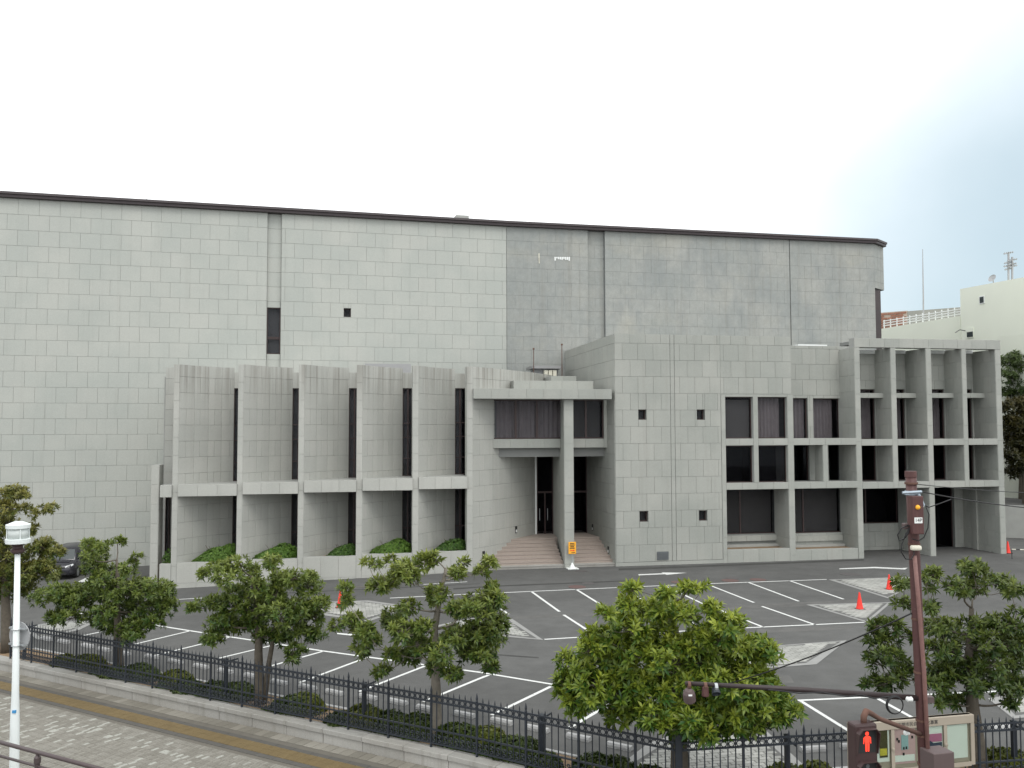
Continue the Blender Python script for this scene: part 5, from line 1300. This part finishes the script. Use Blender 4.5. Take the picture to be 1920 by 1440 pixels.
for pts, r in (([(1702, 985), (1690, 990), (1683, 1003), (1686, 1014), (1698, 1008), (1704, 992)], .009), ([(1704, 990), (1698, 1002), (1691, 1020), (1690, 1035), (1698, 1048), (1708, 1049), (1714, 1040), (1713, 1028)], .008),
               ([(1736, 950), (1742, 965), (1740, 990), (1732, 1008), (1722, 1014), (1710, 1010)], .008), ([(1730, 946), (1742, 951), (1760, 945), (1784, 936)], .008), ([(1703, 986), (1707, 984), (1703, 1000), (1695, 1010)], .01)):
    mb = MB(); mb.tube([pxp(*q) for q in pts], r, 6); mb.build('cable_loop', M['wire'], t, smooth=True)
mb = MB(); a = pxp(1722, 926); b = pxp(1732, 948); mb.tube([a, b], .022, 8); mb.tube([pxp(1692, 924), pxp(1728, 922)], .02, 8); mb.build('guy_bracket', M['galv'], t)
mb = MB(); cc_ = pxp(1729, 947); mb.tube([cc_ + Vector((.028 * math.cos(a_), 0, .028 * math.sin(a_))) for a_ in [2 * math.pi * i / 12 for i in range(13)]], .008, 6, False); mb.build('guy_ring', M['white'], t)
# long arm with detector heads
a0_, a1_ = pa(1309), ZP(1285, 1281, PD_ - .3)
mb = MB(); mb.tube([a0_, a0_.lerp(a1_, .5) + Vector((0, 0, .012)), a1_], [.044, .038, .028], 12); arm = mb.build('arm', M['armdark'], t, smooth=True)
for k, (pts) in enumerate(([(1440, 1293), (1500, 1300), (1545, 1298)], [(1545, 1299), (1590, 1306), (1615, 1303)], [(1615, 1303), (1640, 1310), (1668, 1306)])):
    mb = MB(); mb.tube([ZP(x, y, PD_ - .26) for x, y in pts], .009, 5); mb.build('arm_cable', M['wire'], arm)
for k in range(3):
    cc_ = ZP(1678, 1322, PD_ - .2); r = .112 + .006 * k; mb = MB(); mb.tube([cc_ + Vector((r * math.cos(a_) * .95, .012 * (k - 1), r * math.sin(a_))) for a_ in [2 * math.pi * i / 20 for i in range(21)]], .008, 5, False); mb.build('cable_coil', M['wire'], arm)
for px, py in ((1705, 1311), ):
    cc_ = ZP(px, py, PD_ - .2); mb = MB(); mb.lathe([(.02, -.045), (.036, -.03), (.03, 0), (.036, .03), (.02, .045)], 10, Matrix.Translation(cc_) @ Matrix.Rotation(R(90), 4, 'Y')); mb.build('insulator', M['white'], arm)
mb = MB(); mb.box(-.06, .06, -.05, .05, -.04, .04, Matrix.Translation(pa(1311) + Vector((.1, 0, 0)))); mb.build('arm_clamp', M['boxbrown'], arm)
def hang(px, py, kind):
    dd = PD_ - .3; c = ZP(px, py, dd); topz = ZP(px, 1284 + (px - 1285) * .068, dd)
    mb = MB(); mb.tube([topz + Vector((0, 0, .03)), c + Vector((0, 0, .08))], .018, 8); mb.tube([topz + Vector((-.02, 0, 0)), topz + Vector((.02, 0, 0))], .052, 10); hb = mb.build('hanger', M['rust'] if kind != 2 else M['steel'], arm)
    if kind == 0:
        mb = MB(); mb.lathe([(.03, .10), (.05, .085), (.078, .04), (.085, .0), (.084, -.09), (.075, -.095), (.01, -.06)], 14, Matrix.Translation(c) @ Matrix.Rotation(R(22), 4, 'X') @ Matrix.Rotation(R(-10), 4, 'Y')); mb.build('detector_head', M['boxbrown'], hb, smooth=False)
        mb = MB(); mb.box(-.025, .025, -.092, -.085, .01, .03, Matrix.Translation(c)); mb.build('label_plate', M['plate'], hb)
    elif kind == 1:
        mb = MB(); mb.lathe([(.02, .09), (.045, .06), (.052, -.05), (.045, -.06), (.01, -.06)], 12, Matrix.Translation(c)); mb.build('detector_head', M['pole'], hb)
    else:
        mb = MB(); mb.lathe([(.025, .09), (.05, .05), (.062, -.03), (.055, -.032), (.04, .03), (.01, .04)], 14, Matrix.Translation(c) @ Matrix.Rotation(R(-42), 4, 'X')); mb.build('lamp_hood', M['iron'], hb)
hang(1292, 1303, 0); hang(1322.5, 1297, 1); hang(1342.5, 1297.5, 2)
# control box on the pole
cb_ = ZP(1757, 1424, PD_ - .15); mb = MB(); mb.box(-.165, .165, -.14, .14, -.33, .135, Matrix.Translation(cb_) @ Matrix.Rotation(R(14), 4, 'Z')); mb.build('control_box', M['boxbrown'], t, bevel=.012)
# overhead wires
def wire(label, pts, r=.010):
    mb = MB(); mb.tube(pts, r, 6); o = mb.build('overhead_wire', M['wire'], None, smooth=True); rebase(o, pts[0]); tag(o, label, 'wire')
wire('thin black cable from the pole top towards the trees at the edge', sag(pxp(1720, 908), ZP(1960, 925, 15), .02), .006)
wire('black cable with a pale sleeve from the galvanised bracket across the end piers', sag(pxp(1728, 922), ZP(1960, 955, 14), .03), .009)
wire('slack black cable from the pole down through the bright tree', sag(pa(1150) + Vector((-.08, 0, 0)), ZP(1290, 1300, 17.5), .12), .011)

# ------------------------------------------------------------------ pedestrian signal
SD_ = 11.3; sc_ = ZP(1624, 1419, SD_)
t = thing('pedestrian_signal', 'brown pedestrian signal head showing a lit red standing figure', 'traffic light', (sc_.x, sc_.y, sc_.z - .45))
sy = R(12); Ms = Matrix.Translation(sc_) @ Matrix.Rotation(sy, 4, 'Z')
hwid, htop = .158, .41
mb = MB(); mb.box(-hwid, hwid, -.02, .17, -.41, .41); mb.build('housing', M['signalbrown'], t, M=Ms, bevel=.03)
for k, zc_ in enumerate((.2, -.2)):
    # visor: hood open to the front
    mb = MB(); a = .150; prof = [(-a, zc_ - .16), (-a, zc_ + .11), (-a + .05, zc_ + .165), (a - .05, zc_ + .165), (a, zc_ + .11), (a, zc_ - .16)]
    n = len(prof); vs = [(x, -.02, z) for x, z in prof] + [(x, -.10 if i not in (0, n - 1) else -.04, z) for i, (x, z) in enumerate(prof)]
    ip = [(x * .93, z - .008 if z > zc_ else z) for x, z in prof]
    vs += [(x, -.02, z) for x, z in ip] + [(x, -.10 if i not in (0, n - 1) else -.04, z) for i, (x, z) in enumerate(ip)]
    fs = []
    for i in range(n - 1):
        fs += [(i, i + 1, n + i + 1, n + i), (2 * n + i, 3 * n + i, 3 * n + i + 1, 2 * n + i + 1), (n + i, n + i + 1, 3 * n + i + 1, 3 * n + i)]
    mb.add(vs, fs); mb.build('visor', M['signalbrown'], t, M=Ms)
    mb = MB(); mb.box(-.125, .125, -.026, -.02, zc_ - .14, zc_ + .13); ln = mb.build('lens', M['black'], t, M=Ms)
def figure(zc_, walk, mat, par):
    mb = MB(); y = -.031; s = 1.0
    mb.add([(.026 * math.cos(a), y, zc_ + .095 + .026 * math.sin(a)) for a in [2 * math.pi * i / 14 for i in range(14)]], [tuple(range(13, -1, -1))])
    if not walk:
        for poly in ([(-.030, .066), (.030, .066), (.036, .05), (.030, -.02), (-.030, -.02), (-.036, .05)], [(-.037, .06), (-.034, .05), (-.044, -.028), (-.056, -.028), (-.052, .045)], [(.037, .06), (.052, .045), (.056, -.028), (.044, -.028), (.034, .05)],
                     [(-.030, -.022), (-.002, -.022), (-.004, -.125), (-.026, -.125)], [(.002, -.022), (.030, -.022), (.026, -.125), (.004, -.125)]):
            n = len(poly); mb.add([(x, y, zc_ + z) for x, z in poly], [tuple(range(n))])
    else:
        for poly in ([(-.02, .066), (.024, .066), (.022, -.02), (-.022, -.02)], [(-.022, .06), (-.06, .0), (-.05, -.008), (-.018, .03)], [(.024, .06), (.055, .015), (.045, .005), (.02, .03)], [(-.022, -.02), (.004, -.02), (-.035, -.12), (-.055, -.115)], [(-.002, -.02), (.022, -.02), (.05, -.115), (.03, -.125)]):
            n = len(poly); mb.add([(x, y, zc_ + z) for x, z in poly], [tuple(range(n))])
    return mb.build('standing_figure' if not walk else 'walking_figure', mat, par, M=Ms)
figure(.2, False, M['redlamp'], t); figure(-.2, True, M['grille'], t)
s0 = sc_ + Vector((0, .05, .42)); s1 = s0 + Vector((.01, .02, .10)); s2 = pa(1378)
mb = MB(); mb.tube([s0 - Vector((0, 0, .02)), s0 + Vector((0, 0, .06)), s1 + Vector((.03, 0, .02)), s1 + (s2 - s1) * .10 + Vector((0, 0, .03)), s1 + (s2 - s1) * .25, s2], [.04, .04, .04, .036, .03, .03], 10); mb.build('bracket_arm', M['rust'], t, smooth=True)
cc_ = ZP(1700, 1374, PD_ - .25); mb = MB(); mb.lathe([(.02, -.04), (.034, -.025), (.03, 0), (.034, .025), (.02, .04)], 10, Matrix.Translation(cc_) @ Matrix.Rotation(R(80), 4, 'Y')); mb.build('insulator', M['white'], t)

# ------------------------------------------------------------------ notice board
ND = 17.0; n0, n1 = ZP(1597, 1353, ND - .1), ZP(1822, 1343.5, ND + .45)
nd = Fr(n0.xy, n1.xy); nz1 = (n0.z + n1.z) / 2; nz0 = nz1 - .95
t = thing('notice_board', 'wide beige framed notice board with pink posters in front of the fence', 'notice board', (nd.w(nd.L / 2).x, nd.w(nd.L / 2).y, SWO))
Lb = nd.L
mb = MB(); mb.fbox(nd, 0, Lb, .02, .10, nz0, nz1); mb.build('back_panel', M['boardframe'], t)
fm = MB(); fm.fbox(nd, -.03, Lb + .03, -.03, .12, nz1 - .16, nz1 + .0); fm.build('header', M['boardframe'], t, bevel=.008)
for a, b in ((-.03, .04), (Lb - .05, Lb + .03)):
    mb = MB(); mb.fbox(nd, a, b, -.028, .118, nz0, nz1 - .161); mb.build('frame_side', M['boardframe'], t)
mb = MB(); mb.fbox(nd, .041, Lb - .051, -.026, .116, nz0 - .02, nz0 + .06); mb.build('frame_sill', M['boardframe'], t)
dv = [nd.pix(x, 1390)[0] for x in (1673, 1772)]
for u in dv:
    mb = MB(); mb.fbox(nd, u - .035, u + .035, -.025, .02, nz0 + .061, nz1 - .161); mb.build('divider', M['boardframe'], t)
    mb = MB(); mb.lathe([(.03, 0), (.03, .03), (.015, .035)], 10, Matrix.Translation(nd.w(u, -.025, (nz0 + nz1) / 2 - .05)) @ Matrix.Rotation(R(90), 4, 'X')); mb.build('lock', M['boardframe'], t)
for u in (.25, Lb - .25):
    mb = MB(); mb.fbox(nd, u - .04, u + .04, .10, .18, SWO - .05, nz1 - .2); mb.build('leg', M['boardframe'], t)
nyaw = math.atan2(nd.u.y, nd.u.x)
def txt(s, u, z, size):
    text_mesh('board_text', s, size, M['black'], t, Matrix.Translation(nd.w(u, -.033, z)) @ Matrix.Rotation(nyaw, 4, 'Z') @ UPR)
txt('下関市民会館', nd.pix(1703, 1353)[0] , nz1 - .085, .085); txt('文化事業', nd.pix(1742, 1350)[0], nz1 - .085, .085)
def poster(x0, y0, x1, y1, mk, v=.0, name='poster', par=None):
    rc = nd.rect(x0, y0, x1, y1, v); mb = MB(); mb.fbox(nd, rc[0], rc[1], .012 + v, .02 + v, rc[2], rc[3]); return mb.build(name, M[mk], par or t)
poster(1626, 1368, 1668, 1430, 'paper'); p1 = poster(1650, 1366, 1665, 1421, 'oliveposter', -.010); poster(1651, 1404, 1664, 1417, 'posteryel', -.014, 'poster_print', p1)
p2 = poster(1677, 1366, 1717, 1432, 'pink'); poster(1691, 1378, 1704, 1406, 'teal', -.010, 'poster_print', p2); poster(1679, 1416, 1716, 1428, 'paper', -.010, 'poster_print', p2)
for k, (x, y) in enumerate(((1682, 1384), (1685, 1388), (1710, 1380), (1694, 1412), (1699, 1400), (1694, 1401))): poster(x, y, x + 3, y + 5, 'black', -.014, 'poster_print', p2)
p3 = poster(1722, 1362, 1768, 1404, 'paper'); poster(1724, 1377, 1767, 1392, 'rose', -.010, 'poster_print', p3)
rc = nd.rect(1728, 1384, 1767, 1404, -.014); mb = MB(); V_ = [nd.w(rc[0] + (rc[1] - rc[0]) * a, -.004, rc[2] + (rc[3] - rc[2]) * b) for a, b in ((0, 0), (1, 0), (1, .55), (.6, .5), (.3, .95), (.12, 1), (0, .5))]; mb.add(V_, [tuple(range(7))]); mb.build('poster_print', M['navy'], p3)
poster(1776, 1359, 1815, 1422, 'paper')
for u0_, u1_ in ((.05, dv[0] - .04), (dv[0] + .04, dv[1] - .04), (dv[1] + .04, Lb - .06)):
    mb = MB(); mb.fbox(nd, u0_, u1_, -.018, -.014, nz0 + .062, nz1 - .162); mb.build('pane', M['glass_lamp'], t)

# ------------------------------------------------------------------ parked car
def car(label, p, yaw, paint, name='parked_car', Lc=4.1, Wc=1.69, H=1.62):
    t = thing(name, label, 'car', p); M4 = Matrix.Translation(p) @ Matrix.Rotation(yaw, 4, 'Z')      # +x is the nose
    hw_ = Wc / 2
    def loft(secs, name_, mat, par, smooth=True):
        mb = MB(); n = len(secs[0])
        for s in secs: mb.v += [tuple(q) for q in s]
        for i in range(len(secs) - 1):
            for k in range(n): k2 = (k + 1) % n; mb.f.append((i * n + k, i * n + k2, (i + 1) * n + k2, (i + 1) * n + k))
        mb.f.append(tuple(range(n - 1, -1, -1))); mb.f.append(tuple((len(secs) - 1) * n + k for k in range(n)))
        return mb.build(name_, mat, par, smooth, M=M4)
    def sec(x, w_, z0, z1, r=.10, tum=0.0):
        w1 = w_ - tum
        return [Vector((x, a, b)) for a, b in ((-w_ + r, z0), (w_ - r, z0), (w_, z0 + r), (w_, z0 + (z1 - z0) * .55), (w1, z1 - r), (w1 - r, z1), (0, z1 + .015), (-w1 + r, z1), (-w1, z1 - r), (-w_, z0 + (z1 - z0) * .55), (-w_, z0 + r))]
    xs = [(-Lc / 2, hw_ - .10, .36, .92), (-Lc / 2 + .06, hw_ - .03, .26, .98), (-1.4, hw_, .22, 1.0), (0, hw_, .22, 1.0), (1.0, hw_, .22, .98), (1.45, hw_ - .01, .22, .93), (1.8, hw_ - .05, .23, .84), (1.98, hw_ - .12, .26, .76), (Lc / 2, hw_ - .22, .34, .64)]
    body = loft([sec(*a, r=.09) for a in xs], 'body', paint, t)
    gx = [(-Lc / 2 + .10, hw_ - .16, .95, 1.30, .08), (-Lc / 2 + .30, hw_ - .10, .95, H - .03, .16), (-1.0, hw_ - .06, .95, H, .18), (.2, hw_ - .06, .95, H - .02, .18), (.62, hw_ - .07, .95, H - .10, .15), (1.25, hw_ - .12, .90, .99, .02)]
    cab = loft([sec(a, b, c, d, r=.04, tum=e) for a, b, c, d, e in gx], 'cabin', paint, t)
    def quad(pts, nm, mat, par):
        mb = MB(); mb.add(pts, [tuple(range(len(pts)))]); return mb.build(nm, mat, par, M=M4)
    quad([(1.215, -.62, 1.03), (1.215, .62, 1.03), (.70, .52, H - .12), (.70, -.52, H - .12)], 'windscreen', M['carglass'], cab)
    for s in (-1, 1):
        y0, y1 = s * (hw_ - .055), s * (hw_ - .20)
        for a, b in ((-1.75, -1.0), (-.93, .02), (.09, .95)):
            top = min(b, .52); q = [(a, y0, 1.03), (b, y0 - s * .01, 1.03), (top, y1, H - .17), (a + .03, y1, H - .15)]
            quad(q if s < 0 else q[::-1], 'side_window', M['carglass'], cab)
        mb = MB(); mb.box(.92, 1.06, s * (hw_ + .02), s * (hw_ + .19), 1.0, 1.13) if s > 0 else mb.box(.92, 1.06, -hw_ - .19, -hw_ - .02, 1.0, 1.13); mb.build('mirror', paint, cab, M=M4, bevel=.03)
        hp = [(2.045, s * .42, .66), (1.985, s * .66, .70), (1.84, s * .79, .78), (1.80, s * .76, .85), (1.93, s * .60, .80), (2.02, s * .42, .74)]
        quad(hp if s > 0 else hp[::-1], 'headlight', M['chromelight'], body)
        for wx in (-1.25, 1.25):
            mb = MB(); Mw = Matrix.Translation((wx, s * (hw_ - .10), .31)) @ Matrix.Rotation(R(90), 4, 'X')
            mb.lathe([(.24, -.11), (.30, -.10), (.31, -.05), (.31, .05), (.30, .10), (.24, .11)], 22, Mw); wh = mb.build('wheel', M['rubber'], t, M=M4)
            mb = MB(); mb.lathe([(.20, -.112), (.21, -.118), (.05, -.125), (.01, -.125)] if s > 0 else [(.20, .112), (.21, .118), (.05, .125), (.01, .125)], 16, Mw); mb.build('rim', M['steel'], wh, M=M4)
    mb = MB(); mb.box(2.0, 2.062, -.40, .40, .63, .70); mb.build('grille', M['black'], body, M=M4); mb = MB(); mb.box(1.98, 2.058, -.50, .50, .30, .42); mb.build('air_intake', M['black'], body, M=M4)
    mb = MB(); mb.box(2.05, 2.075, -.165, .165, .46, .60); mb.build('licence_plate', M['plate'], body, M=M4)
    quad([(1.6, -.5, .93), (1.6, .5, .93), (1.25, .5, .99), (1.25, -.5, .99)], 'bonnet_edge', paint, body)
    return t
tcg = NT('car_glass'); M['carglass'] = tcg.set((.05, .06, .06), .05, .6); tcl = NT('head_light'); M['chromelight'] = tcl.set((.62, .64, .64), .15, .6)
cp_ = G(113, 1086); car('dark charcoal compact car parked against the hall wall', Vector((cp_.x - .35, cp_.y + 1.6, zg(cp_.x) + .0)), R(-80), M['carpaint'])

# ------------------------------------------------------------------ background at the right
bw = thing('apartment_block', 'cream rendered block with stepped roof and aerials beyond the hall', 'building', (45, 85, 0))
BD = 84
def bp(px, py, d=BD): return ZP(px, py, d)
def bwall(name, x0, yt0, x1, yt1, d0, d1, mk, zlow=-1.0, thick=8):
    a, b = bp(x0, yt0, d0), bp(x1, yt1, d1); f = Fr(a.xy, b.xy); mb = MB()
    q = [f.w(0), f.w(f.L), f.w(f.L, thick), f.w(0, thick)]
    mb.hexa([(p_.x, p_.y, zlow) for p_ in q], [(q[0].x, q[0].y, a.z), (q[1].x, q[1].y, b.z), (q[2].x, q[2].y, b.z), (q[3].x, q[3].y, a.z)])
    return f, mb.build(name, M[mk], bw)
f1, _ = bwall('tower_wall', 1800, 542, 2080, 490, 78, 64, 'bgwall', thick=14)
f2, _ = bwall('wall', 1600, 625, 1800.5, 592, 92, 79, 'bgwall', thick=10)
f3, lowr = bwall('low_wing', 1870, 632, 2080, 612, 68, 58, 'bgwall', thick=2)
mb = MB(); rc = f1.rect(1837, 555, 1846.5, 569.5); mb.fbox(f1, rc[0], rc[1], -.06, .05, rc[2], rc[3]); wq = mb.build('window', M['white'], bw)
mb = MB(); mb.fbox(f1, rc[0] + .07, rc[1] - .07, -.08, -.055, rc[2] + .07, rc[3] - .07); mb.build('pane', M['carglass'], wq)
rc = f1.rect(1812, 615, 1826, 634); mb = MB(); mb.fbox(f1, rc[0], rc[1], -.06, .0, rc[2], rc[3]); wq = mb.build('window', M['bgwall'], bw); mb = MB(); mb.fbox(f1, rc[0] + .15, rc[1] - .05, -.1, -.055, rc[2] + .1, rc[3] - .35); mb.build('pane', M['carglass'], wq)
mb = MB(); q = f1.pix(1797, 623, -.3); mb.tube([f1.w(rc[0], -.1, rc[3] - .2), f1.w(rc[0] - .2, -.5, rc[3] - .1), f1.w(rc[0] - .3, -.9, rc[3] - .35)], .035, 6); mb.build('wall_lamp', M['iron'], bw)
# sloping railing on the lower roof
for k in range(13):
    px = 1655 + k * 12; yb = 616 - (px - 1653) * .165; u = f2.pix(px, yb)[0]; zb_ = f2.pix(px, yb)[1]
    mb = MB(); mb.tube([f2.w(u, .2, zb_ - .4), f2.w(u, .2, zb_ + .85)], .06, 5); mb.build('railing_post', M['white'], bw)
for dy in (0, 4.5, 9):
    a, b = f2.pix(1653, 602 + dy * 1.0), f2.pix(1800, 579 + dy); mb = MB(); mb.tube([f2.w(a[0], .2, a[1]), f2.w(b[0], .2, b[1])], .05, 5); mb.build('railing_bar', M['white'], bw)
# aerials
mast = bp(1885, 520, 76)
for px, y0, y1 in ((1891, 473, 524), (1898, 482, 523)):
    mb = MB(); mb.tube([bp(px, y1 + 10, 76), bp(px, y0, 76)], .10, 6); am = mb.build('aerial_mast', M['postgrey'], bw)
    for k, y in enumerate((474, 492, 498, 504) if px == 1891 else (487, 495, 499)):
        w_ = (9, 8, 9, 7)[k]; mb = MB(); mb.tube([bp(px - w_, y + 2, 75.7), bp(px + w_, y - 1.5, 76.3)], .05, 5)
        for j in range(-2, 3): mb.tube([bp(px + j * w_ / 2.4, y - j * .6 - 1.6, 75.8), bp(px + j * w_ / 2.4, y - j * .6 + 1.6, 76.2)], .03, 4)
        mb.build('aerial', M['postgrey'], am)
dc = bp(1862, 523, 76); mb = MB(); Md = Matrix.Translation(dc) @ Matrix.Rotation(R(-60), 4, 'Y') @ Matrix.Rotation(R(20), 4, 'X'); mb.lathe([(.02, 0), (.18, .03), (.32, .10), (.36, .15), (.35, .15), (.3, .11), (.02, .03)], 16, Md); mb.tube([dc, dc + Vector((.1, .1, -.7))], .05, 6); mb.build('satellite_dish', M['postgrey'], bw)
bpole = bp(1731, 590, 88); mb = MB(); mb.tube([bp(1731.5, 640, 88), bp(1731.3, 560, 88), bp(1730.4, 505, 88), bp(1730, 467, 88)], [.09, .075, .05, .03], 8); o = mb.build('mast', M['postgrey'], None); rebase(o, bp(1731.5, 640, 88)); tag(o, 'tall thin grey mast rising behind the brick parapet', 'mast')
a, b = bp(1640, 587, 97), bp(1701, 583.5, 95); fb = Fr(a.xy, b.xy); bt = thing('brick_parapet', 'weathered red brick parapet beyond the hall corner', 'wall', (a.x, a.y, 12))
mb = MB(); mb.fbox(fb, 0, fb.L, .03, 3, 8, a.z); mb.build('backing', M['brickjoint'], bt)
bm_ = None; bh, bwid = .25, .66
for r_ in range(10):
    for k in range(int(fb.L / bwid) + 1):
        u = k * bwid - (bwid / 2 if r_ % 2 else 0); 
        if u < 0 or u + bwid > fb.L: continue
        if random.random() < .04: continue
        mb = MB(); zz_ = a.z - .08 - (r_ + 1) * bh; mb.fbox(fb, u + .03, u + bwid - .03, -.05, .03, zz_ + .04, zz_ + bh - .03); mb.build('brick', M['brick'], bt)
a, b = bp(1701.5, 583.5, 95), bp(1800, 576, 92); fb2 = Fr(a.xy, b.xy); mb = MB(); mb.fbox(fb2, 0, fb2.L, 0, 3, 8, (a.z + b.z) / 2); o = mb.build('parapet_wall', M['bggrey'], None); rebase(o, (a.x, a.y, 8)); tag(o, 'plain grey parapet wall behind the sloping white railing', 'wall')
# trees at the far right edge
def bgtree(label, px, py, d, clumps, cols, seed, dens=.5):
    base = Vector(ZP(px, 1000, d).xy); tree(label, base, [(px, 960), (px, 850), (px + 2, 780)], clumps, (0, 0), 1.0, cols, 'trees beyond the end of the wing', dens=dens, L=.30, tips=.35, seed=seed, trunk_r=.28, name='background_tree', twig=.15, double=False)
bgtree('light green open tree beside the end of the wing', 1915, 1000, 66, [(1885, 678, 14), (1900, 672, 16), (1918, 690, 18), (1890, 705, 16), (1908, 715, 16), (1930, 700, 20), (1888, 735, 14), (1905, 742, 14), (1925, 735, 18), (1945, 720, 22)], ((.03, .055, .012), (.10, .14, .04)), 21, .32)
bgtree('dark bronze-green dense tree below the light one at the wing end', 1922, 1000, 62, [(1890, 765, 18), (1908, 758, 18), (1928, 765, 22), (1888, 790, 16), (1905, 795, 22), (1925, 800, 24), (1892, 820, 16), (1912, 830, 24), (1935, 840, 26), (1895, 850, 16), (1915, 865, 22), (1900, 885, 14), (1940, 800, 28), (1955, 860, 26)], ((.020, .026, .008), (.075, .062, .016)), 22, .5)
# low wall, dashed barrier and a parked white car beyond the wing end
a, b = G(1884, 1008), G(1990, 1012); fw = Fr(a.xy, b.xy); mb = MB(); zt2 = fw.pix(1900, 948)[1]; mb.fbox(fw, 0, fw.L, 0, .3, -.3, zt2); o = mb.build('retaining_wall', M['concrete'], None); rebase(o, (a.x, a.y, 0)); tag(o, 'stained concrete retaining wall beyond the end grid pier', 'wall')
mb = MB(); mb.fbox(fw, -.5, fw.L, .3, 14, -.3, zt2 - .02); o = mb.build('upper_terrace', M['asphalt'], None); tag(o, kind='structure')
cw = fw.w(3.4, 1.6, zt2 - .02); car('white car parked on the terrace above the retaining wall', Vector(cw), wy + R(200), M['carwhite'], 'white_car', Lc=4.1)
t = thing('barrier_bar', 'striped yellow and black barrier bar by the end cone', 'barrier', G(1897, 1036))
c0, c1 = G(1897, 1030, .55), G(1990, 1033, .55)
for k in range(12):
    mb = MB(); mb.tube([c0.lerp(c1, k / 12), c0.lerp(c1, (k + 1) / 12)], .03, 6); mb.build('bar_segment', M['cream'] if k % 2 == 0 else M['black'], t)
for q in (c0, c1):
    mb = MB(); mb.tube([Vector((q.x, q.y, zg(q.x))), q], .02, 6); mb.build('leg', M['black'], t)
# dark blue canopy among the trees
a = ZP(1903, 675, 70); mb = MB(); mb.add([a + Vector(q) for q in ((0, 0, -.5), (2.2, 0, 1.2), (4.5, 0, 1.5), (4.5, 3, 1.5), (2.2, 3, 1.2), (0, 3, -.5), (4.5, 0, -1.2), (4.5, 3, -1.2))], [(0, 1, 4, 5), (1, 2, 3, 4), (0, 6, 2, 1), (5, 4, 3, 7), (2, 6, 7, 3), (0, 5, 7, 6)]); o = mb.build('blue_awning', M['navy'], None); rebase(o, a); tag(o, 'dark blue sloping awning glimpsed among the light green tree', 'awning')
